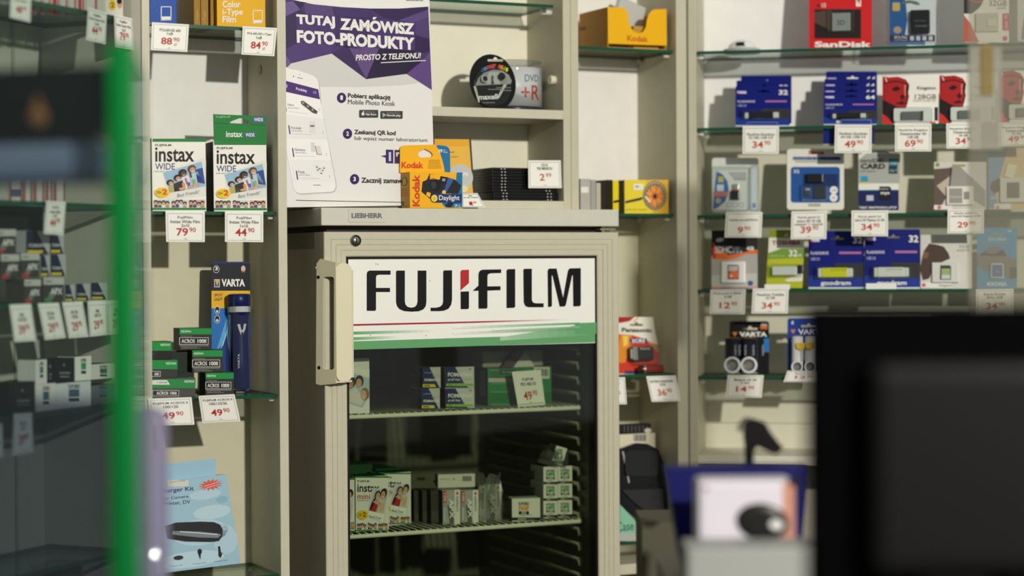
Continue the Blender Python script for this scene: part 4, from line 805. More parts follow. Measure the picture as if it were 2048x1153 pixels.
for i in range(20):
    q = 2*math.pi*i/20; it.poly(cmap(m6, [(842 + r_*math.cos(q+o_)*.8, 588 + r_*math.sin(q+o_)) for r_, o_ in ((20, -.1), (60, -.17), (92, -.1), (106, 0), (92, .1), (60, .17), (20, .1))]), ((232, 146, 50), (224, 122, 40), (238, 166, 66))[i % 3], 7)
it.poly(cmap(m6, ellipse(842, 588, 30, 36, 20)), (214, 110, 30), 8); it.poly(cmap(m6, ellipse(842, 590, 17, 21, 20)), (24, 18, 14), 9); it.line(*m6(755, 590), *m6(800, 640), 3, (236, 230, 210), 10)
it.rect(*m6(650, 478), *m6(738, 535), (232, 228, 200), 3, 1.5); it.rect(*m6(668, 497), *m6(698, 510), (120, 130, 120), 4); it.text('premium quality', *m6(586, 694), *m6(775, 722), (176, 152, 24), .6)
it2 = Item('magnifier_box', 'second yellow magnifier box, mostly hidden behind the one with the flower', 'box', MAIN, MD+.03, (1226, 361, 1237.5, 426.5), .03, z=FT, col=(228, 206, 22), sides={'LR': (36, 30, 16)}, group='yellow magnifier boxes')
it2.poly(cmap(m6, [(474, 630), (525, 618), (525, 640), (474, 650)]), (24, 22, 20), 3)
Item('magnifier_box', 'black spine of a magnifier box squeezed between the two yellow fronts', 'box', MAIN, MD+.031, (1238.5, 361, 1247.5, 426.5), .03, z=N2, col=(40, 34, 18), group='yellow magnifier boxes')
for (x0, x1, y0, c, w) in ((1203, 1213.5, 361, (40, 34, 20), 'first dark box spine beside the grey folders'), (1214.5, 1224.5, 360, (34, 28, 18), 'second dark box spine, right before the yellow fronts')):
    Item('dark_box', 'dark brown box, ' + w, 'box', MAIN, MD+.03, (x0, y0, x1, 426.5), .05, z=FT, col=c, group='dark boxes beside the magnifiers')
for (x0, x1, y0, c, w) in ((1161, 1181, 358, (176, 172, 166), 'with a white sticker, closest to the post'), (1182, 1192, 360, (160, 158, 152), 'in the middle'), (1193, 1201.5, 366, (186, 178, 160), 'closest to the dark boxes')):
    it = Item('photo_folder', 'grey photo folder standing behind the worktop, ' + w, 'folder', MAIN, MD+.028, (x0, y0, x1, 427), .045, z=FT, col=c, group='grey photo folders behind the worktop')
    if x0 == 1161: it.rect(1162, 374, 1177, 386, (226, 224, 216), 2, 2)
# battery pack
p7 = crop(1160, 600, 4.435)
it = Item('battery_pack', 'red and white blister pack with a black battery block, in the narrow bay', 'battery', MAIN, MD+.05, (1226, 634, 1316, 749), .0012, z=N3, lean=6, roll=0, outline=cmap(p7, [(300, 668), (560, 660), (700, 560), (690, 470), (690, 380), (665, 280), (650, 155), (300, 148)]), holes=[hanger(1272.5, 648.5, 26, 8)], col=(232, 228, 212))
it.poly(cmap(p7, [(350, 305), (470, 315), (580, 350), (690, 465), (702, 560), (560, 655), (300, 655), (330, 300)]), (206, 62, 40), 1); it.poly(cmap(p7, [(355, 308), (460, 318), (440, 420), (400, 560), (330, 560)]), (226, 140, 46), 2); it.poly(cmap(p7, [(380, 318), (430, 322), (420, 400), (385, 420)]), (236, 206, 90), 3); it.poly(cmap(p7, [(590, 360), (690, 400), (690, 460), (620, 390)]), (220, 160, 80), 2)
it.poly(cmap(p7, [(300, 152), (485, 152), (440, 190), (360, 205), (300, 200)]), (170, 44, 40), 2); it.line(*p7(475, 195), *p7(520, 155), 2, (220, 160, 80), 2)
it.text3('Panasonic', p7(372, 286), p7(640, 290), p7(370, 248), (30, 66, 52), 2, 0, 4); it.poly(cmap(p7, [(440, 342), (590, 344), (600, 384), (445, 382)]), (30, 50, 110), 4); it.text3('2CR5', p7(458, 380), p7(578, 380), p7(458, 348), WHITE, 2, 0, 5); it.rect(*p7(395, 632), *p7(530, 655), (40, 50, 100), 3)
b_ = it.part('battery', *p7(450, 415), *p7(655, 545), -.016, -.001, (44, 38, 36), .005, .25); it.text3('Panasonic', p7(535, 442), p7(622, 442), p7(535, 425), (206, 200, 190), 1.4, 0, 76)
bb = it.part('battery_band', *p7(478, 418), *p7(510, 535), -.0164, -.0155, (196, 190, 176), .0002, .2, .8, parent=b_)
it.blister(*p7(430, 395), *p7(685, 580), .018, 5)
bu, bz = MAIN.uz(*p7(570, 622), MD+.03)
bo = done('battery', lathe_bm((0, 0, 0), (1, 0, 0), [(0, .006, 0), (.002, .0085, 0), (.010, .0085, 0), (.0105, .0086, 1), (.0135, .0086, 1), (.014, .0085, 2), (.05, .0085, 2), (.051, .007, 0)], 24), [mat((60, 30, 26), .25), mat((190, 184, 170), .25, .8), mat((120, 44, 36), .25)], None, MAIN.mw @ M.Translation((bu-.013, MD+.03, N3+.0088)) @ M.Rotation(R_(-8), 4, 'Z')); tag(bo, 'loose dark red camera battery lying before the red battery pack', 'battery')
price_tag(MAIN, [p7(588, 680), p7(848, 672), p7(892, 900), p7(636, 906)], ['BATERIA PANASONIC', '2CR5'], '36', '90', 'slanting white price tag below the loose red battery', 'price tags in the tall narrow bay', d=MD-.003, y0=.16, pv=.5, pc=(196, 80, 56))
price_tag(MAIN, [(1200, 756), (1250, 755), (1253.5, 809), (1203, 810)], ['BATERIA CR2'], '18', '90', 'white price tag half hidden by the edge of the fridge door', 'price tags in the tall narrow bay', d=MD+.002)
# lower things of the narrow bay
p8 = crop(1160, 830, 3.57)
zc = N4
cs = bmesh.new()
it = Item('zip_case', 'shiny black zip case leaning at the bottom of the narrow bay', 'case', MAIN, MD+.032, (1243, 887, 1336, 1046), .02, lean=8, outline=cmap(p8, [(150, 560), (240, 620), (330, 690), (420, 760), (500, 775), (580, 755), (630, 690), (628, 560), (600, 350), (560, 250), (480, 208), (400, 202), (300, 240), (200, 260), (150, 330)]), col=(8, 8, 9), r=.16)
o_ = it.obj.location.z
it.part('zip_seam', *p8(240, 505), *p8(600, 520), -.0016, .0, (14, 14, 14), .0004, .4)
it.poly(cmap(p8, [(300, 262), (312, 262), (356, 485), (346, 490)]), (170, 166, 150), 2); it.pslab('front_pocket', cmap(p8, rrect(325, 255, 560, 440, 30, 5)), -.004, 0, (30, 30, 31), r=.2); it.pslab('lower_panel', cmap(p8, [(300, 540), (590, 530), (600, 690), (540, 715), (480, 700), (380, 620)]), -.003, 0, (40, 40, 40), r=.25)
it = Item('carton', 'white carton with barcode and black top behind the black zip case', 'carton', MAIN, MD+.075, (1240, 868, 1311, 1086), .03, z=N4, col=(222, 216, 190), sides={'T': (40, 40, 40)})
it.part('lid', 1240, 848, 1302, 868, .003, .028, (40, 40, 40), .001); it.rect(1266, 869, 1293, 884, (206, 200, 176), 1)
for i in range(10): it.rect(1268+i*2.5, 870, 1269+i*2.5+(i % 3)*.4, 883, (70, 70, 66), 2)
for i in range(7): it.rect(1247+i*7.5, 852, 1250+i*7.5, 866, (84, 84, 82), 2)
it.ell(1296, 862, 7, 5, (226, 220, 200), 3)
it = Item('green_box', 'pale green flat box under the black zip case', 'box', MAIN, MD+.008, (1240, 1012, 1281, 1083), .008, z=N4, lean=9, col=(132, 190, 158), outline=[(1240, 1083), (1280, 1081), (1280, 1052), (1244, 1014), (1240, 1010)])
it.rect(1226, 1068, 1280, 1083, (176, 178, 166), 2); it.text3('Case', (1234, 1064), (1268, 1061), (1233, 1046), (60, 100, 84), .3, 0, 3)
# ------------------------------------------------------------------ inside the fridge
FD = .085
def fbox(box, d, z, th, label, col, group=None, yaw=0, sides=None, lean=0, **k):
    return Item('film_box', label, 'film box', MAIN, d, box, th, z=z, yaw=yaw, col=col, sides=sides, group=group, lean=lean, **k)
f4 = crop(690, 690, 2.4909); f3 = crop(600, 690, 5.765); f3b = crop(900, 690, 5.765)
# white box with three smiling people
it = fbox((690, 717, 739, 828), FD+.01, FS1, .05, 'white film box printed with three smiling people, beside the door handle', (226, 228, 224), sides={'T': (200, 200, 196)}, yaw=-3)
it.poly([(690, 743), (738.5, 758), (738.5, 795), (725, 818), (690, 808)], (176, 200, 206), 1); it.poly([(739, 740), (739, 756), (690, 740), (690, 736)], (236, 236, 232), 2)
for (cx, cy, rx, ry, hc, sc_, dx, dy) in ((703, 764, 8.5, 12, HAIR, (186, 132, 104), -2, 5), (719, 763, 8.5, 12, HAIR, (200, 154, 126), -1, 4), (730, 789, 8.5, 13, (150, 104, 70), (216, 170, 142), -3, 2)):
    it.ell(cx, cy, rx, ry, hc, 4, 18); it.ell(cx+dx, cy+dy, rx*.68, ry*.78, sc_, 5, 18)
    for ex in (-2, 2): it.ell(cx+dx+ex, cy+dy-2, .7, .5, (40, 30, 28), 6, 8)
    it.ell(cx+dx, cy+dy+4, 1.8, .7, (236, 222, 216), 6, 10)
it.poly([(697, 785), (712, 776), (728, 800), (722, 812), (697, 803)], (222, 216, 208), 3); it.poly([(690, 785), (699, 785), (700, 800), (690, 803)], (222, 192, 90), 6)
it.poly([(690, 806), (724, 816), (735, 798), (738.5, 800), (738.5, 828), (690, 828)], (230, 231, 228), 7)
# navy and silver film boxes
NAVY, SIL = (34, 44, 96), (196, 198, 196)
def foma(box, d, z, label, small, th, yaw=0, g='blue and silver film boxes in the fridge'):
    x0, y0, x1, y1 = box; f = lambda u: x0+(x1-x0)*u; g_ = lambda v: y0+(y1-y0)*v
    it = fbox(box, d, z, th, label, SIL, g, yaw, {'LT': (52, 54, 60), 'R': SIL})
    BAR = (222, 204, 44) if small else (150, 200, 50)
    if small:
        it.poly([(x0, y0), (f(.38), y0), (f(.95), y1), (x0, y1)], NAVY, 1); it.text('FOMAPAN', f(.1), g_(.54), f(.92), g_(.66), WHITE, 2, l=3); it.text('profi line', f(.1), g_(.22), f(.5), g_(.31), (170, 176, 200), .6, l=3); it.text('classic', f(.55), g_(.36), f(.94), g_(.43), (190, 190, 150), .5, l=3)
        it.poly([(x0, g_(.8)), (f(.66), g_(.8)), (f(.74), g_(.94)), (x0, g_(.94))], BAR, 2); it.rect(f(.08), g_(.845), f(.4), g_(.895), (80, 78, 40), 3)
    else:
        it.poly([(x0, y0), (f(.34), y0), (f(.66), g_(.8)), (f(.8), y1), (x0, y1)], NAVY, 1); it.text('FOMAPAN', f(.09), g_(.27), f(.92), g_(.47), WHITE, 1.8, l=3); it.text('profi line', f(.09), g_(.54), f(.51), g_(.70), (222, 224, 232), .8, l=3); it.text('action', f(.64), g_(.55), f(.9), g_(.64), (196, 204, 150), .6, l=3)
        it.poly([(f(.02), g_(.80)), (f(.98), g_(.80)), (f(.98), g_(.92)), (f(.04), g_(.92))], BAR, 4); it.text('400/36', f(.08), g_(.83), f(.25), g_(.895), (40, 60, 30), 1, l=5); it.text('BLACK & WHITE NEGATIVE FILM', f(.32), g_(.84), f(.94), g_(.88), (60, 90, 40), .6, l=5); it.ell(f(.86), g_(.1), 3, 2, (150, 150, 150), 3, 12)
    it.on(it.left); p = it.left
    def L3(s, v0, v1, u0, u1, c): pass
    it.on(it.front); return it
e1_ = foma((843.5, 777.5, 880, 819.5), FD+.03, FS1, 'lower navy film box with yellow stripe in the pair with dark sides', True, .058, yaw=-2)
e2_ = foma((845.5, 735, 881.5, 777.5), FD+.032, FS1+e1_.h_+.0003, 'upper navy film box with yellow stripe in the pair with dark sides', True, .058, yaw=-1)
for it_, yy in ((e1_, 790), (e2_, 748)):
    it_.on(it_.left); it_.text('FOMAPAN', 816, yy, 839, yy+6, (84, 86, 90), 1.2); it_.line(817, yy+22, 842, yy+24, 1.6, (110, 102, 40)); it_.poly([(828, yy-11), (842, yy-11), (842, yy+8)], (96, 98, 98)); it_.on(it_.front)
e3_ = foma((891, 777.5, 949, 817), FD+.018, FS1, 'lower big-lettered navy film box with green stripe beside the price tag', False, .036, yaw=-2)
e4_ = foma((890.5, 734.5, 948.5, 776), FD+.018, FS1+e3_.h_+.0003, 'upper big-lettered navy film box with green stripe, stacked on its twin', False, .036, yaw=-1)
# green professional film block
it = fbox((976, 735, 1103, 814), FD+.045, FS1, .05, 'big green film carton behind the slanting price tag in the fridge', (40, 128, 66), sides={'L': (54, 60, 54), 'T': (24, 60, 36)}, yaw=2)
it.rect(977, 757, 1060, 765, (190, 180, 174), 1); it.rect(981, 737, 1047, 757, (50, 110, 66), 1); it.text('FUJICOLOR', 981, 740, 998, 743, (170, 200, 170), 1, l=3); it.rect(1000, 741, 1030, 749, (36, 50, 40), 2); it.text('PRO 400H', 1004, 743, 1024, 747, (150, 170, 150), .6, l=3)
for y in (767, 784, 809): it.rect(981, y, 1046, y+1.5, (110, 170, 120), 2)
it.rect(977, 786, 1103, 812, (26, 112, 50), 1)
it.rect(1068, 735, 1099, 758, (214, 214, 204), 3); 
for i in range(11): it.rect(1071+i*2.4, 738, 1072+i*2.4+(i % 3)*.4, 753, (40, 40, 38), 4)
it.on(it.left); it.rect(960, 742, 970, 792, (150, 152, 146), 1)
for i in range(8): it.rect(962, 746+i*5.5, 968, 748+i*5.5, (90, 92, 88), 2)
it.on(it.front); zg = FS1 + it.h_
w_ = done('foil_pack', box_bm(0, .13, 0, .05, 0, .032, .004), [mat((150, 148, 140), .4, 0, 20)], None, MAIN.mw @ M.Translation((MAIN.u(962, FD+.06), FD+.055, zg-.0002+.0004))); tag(w_, 'crumpled pale wrapper lying across the big green film carton', 'wrapper')
bm = bmesh.new(); slab_bm([(0, 0), (.045, 0), (.025, .032)], None, -.012, -.002, bm=bm); done('torn_corner', bm, [mat((196, 196, 186), .5)], w_).location = (.06, 0, 0)
bm = bmesh.new(); slab_bm([(-.012, 0), (.012, 0), (.026, .034), (.012, .03)], None, -.014, -.004, bm=bm); done('dark_flap', bm, [mat((70, 54, 58), .6)], w_).location = (.045, 0, 0)
price_tag(MAIN, [f3b(713, 312), f3b(1047, 290), f3b(1098, 693), f3b(785, 720)], ['FUJIFILM', 'PRO 400/120'], '49', '90', 'white price tag in the fridge, propped against the big green film carton', 'price tags in the fridge', d=FD+.012, y0=.2, pv=.56, top=.93)
# lower shelf: instant film boxes for the small format
f5 = crop(680, 900, 4.557)
def couple(it, q):
    def E(u, v, ru, rv, col, l, rot=0): it.poly([q(a, b) for a, b in ellipse(u, v, ru, rv, 16, rot=rot)], col, l)
    def Pq(pts, col, l): it.poly([q(*p) for p in pts], col, l)
    Pq([(.05,1),(.12,.62),(.4,.5),(.6,.55),(.55,1)], (176,42,44), 4); Pq([(.45,1),(.6,.5),(.9,.5),(1,.75),(.95,1)], (206,196,186), 4)
    E(.42,.3,.18,.2,HAIR,5); E(.44,.34,.125,.165,SKIN,6); E(.78,.2,.2,.2,HAIR,5); E(.76,.28,.13,.165,SKIN,6)
    Pq([(.2,.6),(.34,.5),(.62,.56),(.68,.66),(.5,.7)], SKIN, 7); Pq([(.05,.95),(.2,.5),(.34,.36),(.3,.6),(.2,.9)], HAIR, 5); Pq([(.6,.6),(.9,.55),(.95,.85),(.75,.95)], (216,172,146), 7)
    for u, v in ((.4,.32),(.48,.32),(.72,.26),(.8,.26)): E(u, v, .018, .015, (40,28,26), 8)
    for u, v in ((.44,.41),(.76,.35)): E(u, v, .045, .018, (238,222,216), 8)
def mini(box, d, label, th, yaw=0):
    x0, y0, x1, y1 = box; f = lambda u: x0+(x1-x0)*u; g = lambda v: y0+(y1-y0)*v
    it = fbox(box, d, FS2, th, label, (226, 226, 218), 'small instant film boxes in the fridge', yaw, {'T': (22, 60, 32), 'LR': (20, 70, 36), 'U': DGRN})
    it.rect(x0, y0, x1, g(.03), (34, 120, 54)); it.rect(x0, g(.975), x1, y1, (34, 120, 54))
    it.text('FUJIFILM', f(.05), g(.075), f(.41), g(.12), (70, 70, 68), 1.2); it.text('instax', f(.05), g(.145), f(.72), g(.29), BLACK, .9); it.text('mini', f(.05), g(.32), f(.43), g(.42), (176, 52, 60), .5); it.text('INSTANT FILM', f(.05), g(.435), f(.38), g(.458), (110, 110, 108), .4)
    it.poly([(f(.62), g(.24)), (f(.99), g(.27)), (f(.86), g(.86)), (f(.36), g(.72))], (206, 208, 204), 2); it.poly([(f(.60), g(.25)), (f(.97), g(.27)), (f(.84), g(.845)), (f(.37), g(.70))], (236, 236, 230), 3)
    Q = [(f(.5), g(.22)), (f(.98), g(.22)), (f(.86), g(.69)), (f(.38), g(.62))]; it.poly(Q, (196, 206, 210), 3); couple(it, lambda u, v: bil(Q, u, v))
    it.text3('Good Times!', (f(.42), g(.75)), (f(.78), g(.79)), (f(.425), g(.70)), (120, 118, 116), 0, .3, 6)
    it.ell(f(.21), g(.70), (x1-x0)*.17, (y1-y0)*.085, (226, 196, 44), 10, 22); it.text('10×', f(.09), g(.675), f(.19), g(.73), BLACK, .6, l=11); it.text('2', f(.21), g(.65), f(.315), g(.74), (190, 54, 44), 2, l=11)
    strip3(it, x0+1, g(.855), x1-1, g(.97), 9)
    return it
m1 = mini((711.5, 953, 777.5, 1063.5), FD+.008, 'front small instant film box with the whole red word showing', .05)
m2 = mini((756, 946, 822, 1049.5), FD+.06, 'small instant film box half hidden behind the front one', .05)
m3 = fbox((690, 957, 709.5, 1066), FD+.004, FS2, .05, 'small instant film box cut off by the fridge door frame', (226, 226, 218), 'small instant film boxes in the fridge', 0, {'T': (22, 60, 32), 'LR': (20, 70, 36)})
m3.rect(690, 957, 709.5, 960.5, (34, 120, 54)); m3.rect(690, 1062, 709.5, 1066, (34, 120, 54)); m3.poly([(692, 985), (708, 985), (703, 1040), (690, 1036)], (196, 206, 210)); m3.ell(701, 987, 5.5, 8, HAIR, 3); m3.ell(699.5, 990, 3.6, 6, SKIN, 4); m3.poly([(690, 1010), (700, 1000), (706, 1012), (702, 1030), (690, 1030)], (210, 190, 176), 4); m3.rect(701, 1045, 708.5, 1060, (150, 130, 100), 2); m3.ell(705, 1051, 3, 4, SKIN, 3)
for (bx, dd, w) in (((690, 930, 745, 1030), FD+.115, 'beside the door frame'), ((752, 938, 800, 1040), FD+.113, 'behind the half hidden box')):
    x0, y0, x1, y1 = bx
    it = fbox(bx, dd, FS2, .1, 'dark green row of instant film boxes at the back, ' + w, (24, 66, 36), 'small instant film boxes in the fridge', 0, {'T': (24, 70, 38)})
# clear wrapped film boxes with red labels
for k, (x0, x1, y0, y1, lab, rc, d) in enumerate(((885.5, 921, 980.5, 1051, 'first of the silver film boxes with a red tab, fully in view', (184, 42, 44), FD+.03), (922, 957.5, 981, 1049, 'second silver film box with a red tab, beside the first', (184, 42, 44), FD+.036), (958.5, 972, 972, 1046, 'narrow silver film box between red and green tabs', None, FD+.05), (967, 1003, 969, 1043, 'silver film box with a green tab under crumpled clear wrap', (40, 150, 76), FD+.056))):
    it = fbox((x0, y0, x1, y1), d, FS2, .036 if k < 2 else .034, lab, (168, 168, 162), 'silver film boxes in clear wrap', 0, {'L': (52, 52, 48), 'T': (110, 110, 104)})
    f = lambda u: x0+(x1-x0)*u; g = lambda v: y0+(y1-y0)*v
    if k == 2: it.rect(x0, y0, x1, y1, (206, 204, 194)); it.text3('AGFAPHOTO', (f(.7), g(.2)), (f(.7), g(.62)), (f(.3), g(.2))[:2], (40, 40, 40), .8); it.ell(f(.5), g(.1), 1.8, 2.4, (170, 60, 50), 2); continue
    it.rect(f(.0), g(.0), f(.2), g(.95), (150, 152, 152)); it.rect(f(.03), g(.04), f(.22), g(.36), rc, 2); it.text3('100' if k < 2 else '200', (f(.07), g(.09)), (f(.07), g(.33)), (f(.19), g(.09)), WHITE, 1, 0, 3)
    it.rect(f(.66), g(.0), f(.98), g(1), (224, 222, 212), 1); it.poly([(f(.25), g(.4)), (f(.62), g(.6)), (f(.62), g(1)), (f(.4), g(1))], (96, 94, 90), 1)
    it.text3('APX', (f(.36), g(.26)), (f(.40), g(.82)), (f(.62), g(.26)), (236, 236, 230), 1.4, 0, 2); it.text3('AGFAPHOTO', (f(.75), g(.18)), (f(.75), g(.62)), (f(.88), g(.18)), (50, 50, 50), .8, 0, 2); it.ell(f(.82), g(.1), 2.2, 3, (176, 50, 48), 2, 12)
    it.rect(f(.06), g(.5), f(.16), g(.9), (190, 192, 190), 2)
for (x0, x1, d) in ((862, 884, FD+.05), (845, 862, FD+.07), (828, 845, FD+.09)):
    it = fbox((x0, 981, x1+14, 1046), d, FS2, .036, 'dark shaded film box in the wrapped block, %s' % {862: 'next to the first red tab', 845: 'in the middle of its dark sides', 828: 'closest to the instant film boxes'}[x0], (60, 60, 54), 'silver film boxes in clear wrap', 0, {'L': (40, 40, 36), 'T': (70, 70, 64)})
    it.rect(x0+2, 1024, x1, 1044, (74, 74, 66))
zt = FS2 + it.h_
it = fbox((876, 949, 950, 966), FD+.075, zt+.004, .036, 'white film box lying flat on top of the wrapped silver boxes', (212, 210, 198), None, -14, {'L': (150, 148, 136), 'T': (170, 168, 156)})
it.text('AGFAPHOTO', 880, 958, 900, 961, (150, 146, 136)); it.ell(908, 959, 2.4, 2, (170, 150, 130), 2)
for i in range(9): it.rect(925+i*2.1, 953, 926+i*2.1+(i % 2)*.5, 963, (50, 50, 46), 2)
it.on(it.left); it.rect(834, 956, 850, 961, (100, 98, 90), 1); it.ell(869, 964, 3, 2.5, (150, 80, 70), 2); it.on(it.front)
# crumpled clear wrap: folded sheet
def crumple(name, label, mw, w, h, dep, seed, mt, cat='wrapper'):
    rn = random.Random(seed); nx, nz = 8, 7; bm = bmesh.new(); g = []
    for j in range(nz):
        row = []
        for i in range(nx):
            u, v = i/(nx-1), j/(nz-1); row.append(bm.verts.new((w*(u-.5)*(1-.25*v)+rn.uniform(-1, 1)*w*.03, -dep*math.sin(math.pi*u)*(1-.3*v)+rn.uniform(-1, 1)*dep*.3, h*v*(.85+.3*rn.random()*v))))
        g.append(row)
    for j in range(nz-1):
        for i in range(nx-1): bm.faces.new((g[j][i], g[j][i+1], g[j+1][i+1], g[j+1][i]))
    o = done(name, bm, [mt], None, mw); tag(o, label, cat); return o
WRAP = clear((222, 226, 224), .25, .1, (200, 200, 194), .12)
crumple('clear_wrap', 'crumpled clear film wrap around the silver box with a green tab', MAIN.mw @ M.Translation((MAIN.u(985, FD+.03), FD+.048, FS2+.0005)), .06, .085, .012, 5, WRAP)
# white and black film boxes stacked at the hinge side
def ilford(box, d, z, label, yaw=0, word='HP5', wc=(44, 150, 74), th=.057, roll=0, big=False):
    x0, y0, x1, y1 = box; f = lambda u: x0+(x1-x0)*u; g = lambda v: y0+(y1-y0)*v
    it = fbox(box, d, z, th, label, (222, 222, 212), 'white and black film boxes in the fridge', yaw, {'L': (176, 176, 168) if not big else (22, 22, 20), 'T': (196, 196, 188) if big else (30, 30, 28), 'U': BLACK}, roll=roll)
    it.rect(x0, g(.86), x1, y1, (24, 24, 22)); it.rect(f(.2), g(.91), f(.5), g(.95), (200, 200, 190), 2); it.rect(f(.54), g(.915), f(.8), g(.945), (110, 110, 104), 2)
    a, b = (.24, .6) if big else (.2, .8)
    it.text('ILFORD', f(a), g(.17), f(b), g(.31), (26, 26, 26), 2); it.text(word, f(a), g(.33), f(b), g(.56), wc, 3); it.rect(f(a), g(.58), f(b), g(.72), (24, 24, 24), 1); it.rect(f(a+.1), g(.58), f(b-.1), g(.72), (212, 212, 202), 2); it.text('PLUS', f(a+.12), g(.6), f(b-.12), g(.7), (24, 24, 24), 2.4, l=3)
    it.rect(f(a+.14), g(.76), f(b-.14), g(.79), (90, 90, 84), 2)
    return it
WD = FD+.02; zz = FS2; rows_ = ((1001.5, 1035.5), (967, 1002.5), (934, 969.5))
names_ = ('bottom', 'middle', 'top')
for k, (ya, yb) in enumerate(rows_):
    for j, (xa, xb) in enumerate(((1087, 1115.5), (1116, 1144.5))):
        it = ilford((xa, ya - (j*1.0), xb, yb - j*1.5), WD, zz, 'white film box with green lettering, %s row, %s' % (names_[k], ('away from the hinge', 'closest to the hinge')[j]))
        if j == 0:
            it.on(it.left); gy = (ya+yb)/2; it.poly([(1059, gy-10), (1069, gy-9), (1069, gy+8), (1059, gy+8)], (60, 76, 60), 1); it.poly([(1060, gy-6), (1068, gy-5), (1068, gy+1), (1060, gy+1)], (56, 116, 74), 2); it.on(it.front)
            h_ = it.h_
    zz += h_ + .0004
it = ilford((1103, 893, 1131, 928), WD+.004, zz+.006, 'tilted white film box in loose clear wrap, on top of the white stack', yaw=-12, roll=-17, th=.05)
crumple('clear_wrap', 'loose clear wrap under the tilted white film box', it.mw @ M.Translation((-.004, .012, -.006)), .066, .03, .02, 11, WRAP)
it = ilford((1024, 997.5, 1080.5, 1042), FD+.004, FS2, 'wide white and black film box with orange lettering, in front of the white stack', yaw=-14, word='PANF', wc=(222, 146, 40), th=.036, big=True)
it.text('BLACK & WHITE FILM', 1039, 1029.5, 1064, 1031.5, (120, 118, 110), .3, l=3)
it.on(it.left)
for i in range(4): it.ell(1015, 1008+i*8, 3, 2, (70, 70, 66), 1, 8)
it.on(it.front)
# ------------------------------------------------------------------ memory card cabinet
c1r = crop(1380, 0, 4.435); c2r = crop(1720, 0, 4.435); c3r = crop(1380, 240, 4.803); c4r = crop(1720, 240, 4.805); c5r = crop(1380, 430, 5.491); c6r = crop(1720, 430, 5.491); c7r = crop(1380, 600, 5.241)
def card(name, label, box, d, z, col, group=None, holes=None, corner=3, lean=9, cat='memory card pack', outline=None, yaw=0):
    return Item(name, label, cat, RIGHT, d, box, .0012, z=z, lean=lean, outline=outline or rrect(*box, corner), holes=holes, col=col, group=group, r=.35, yaw=yaw)
def ct(it, f, s, x0, y0, x1, y1, col, bold=0, shear=0, l=4): it.text3(s, f(x0, y1), f(x1, y1), f(x0, y0), col, bold, shear, l)
# first shelf
dm = done('dome_camera', lathe_bm((0, 0, 0), (0, 0, 1), [(0, .036, 0), (.004, .040, 0), (.008, .036, 0), (.0085, .028, 1), (.016, .026, 1), (.023, .018, 1), (.027, .006, 1)], 28), [mat((170, 172, 168), .4), mat((232, 232, 228), .3)], None, RIGHT.mw @ M.Translation((RIGHT.u(1486, .07), .07, R1))); tag(dm, 'small white dome on a grey base, alone on the highest glass shelf', 'camera')
done('dark_window', box_bm(-.009, .009, -.0295, -.02, .012, .02, .002), [mat((30, 36, 36), .2)], dm)
it = card('card_pack', 'red and black memory card pack on the highest glass shelf', (1618, -45, 1744, 96.5), .045, R1, (200, 36, 38))
it.rect(1629, 18.5, 1722, 77, (34, 26, 24), 2); it.poly([(1629, 24), (1660, 20), (1700, 50), (1660, 60), (1629, 45)], (80, 64, 56), 3); ct(it, c1r, 'SanDisk', 1105, 368, 1610, 420, WHITE, 2.2); it.rect(1712, -20, 1722, 13, (230, 224, 210), 2); it.text('4', 1714, -8, 1720, 8, RED, 1, l=4)
ct(it, c1r, '4K', 1120, 35, 1160, 65, (90, 40, 36), 1); ct(it, c1r, '10', 1168, 25, 1205, 68, (226, 200, 190), 1)
it.part('memory_card', 1664, 25, 1701, 62, -.006, 0, (150, 154, 150), .001, .35); it.text('SD', 1674, 40, 1690, 50, (90, 92, 92), 1, l=29); it.blister(1655, 18, 1708, 68, .009, 5)
it = card('reader_pack', 'blue and white card reader pack beside the red memory card pack', (1779, -50, 1872, 90), .045, R1, (222, 226, 230), corner=4, cat='card reader')
it.poly([(1779, -50), (1803, -50), (1812, 10), (1815, 40), (1810, 70), (1779, 72)], (34, 92, 160), 1); it.rect(1785, 5, 1800, 22, (214, 182, 90), 3, 2); it.ell(1795, 60, 8, 7, (190, 160, 130), 3); it.rect(1779, 70, 1870, 83, (50, 44, 80), 2); it.rect(1779, 83, 1850, 90, (60, 110, 170), 2); it.text('All In One', 1788, 71.5, 1814, 77, WHITE, 1, l=4); it.text('Card Reader', 1788, 78, 1816, 81.5, (190, 190, 206), .4, l=4)
for i in range(4): it.rect(1820+i*12.5, 72, 1828+i*12.5, 81, (206, 208, 214), 3, 1)
it.poly([(1803, 4), (1818, 0), (1834, 3), (1841, 9), (1835, 10), (1820, 6), (1806, 8)], (110, 116, 104), 3)
rd = it.part('card_reader', 1820, 18, 1860, 66.5, -.012, 0, (20, 20, 22), .005, .15); it.text('CARD READER', 1829, 40, 1852, 43, (110, 110, 112), .4, l=56); it.text('SD MS MMC', 1830, 50, 1855, 54, (120, 120, 122), .4, l=56); it.blister(1770, -48, 1876, 89, .016, 5)
def king_sd(box, label, d, z, cap):
    x0, y0, x1, y1 = box; w = x1-x0; h = y1-y0; f = lambda u: x0+w*u; g = lambda v: y0+h*v
    return card('card_pack', label, box, d, z, (228, 226, 216)), f, g
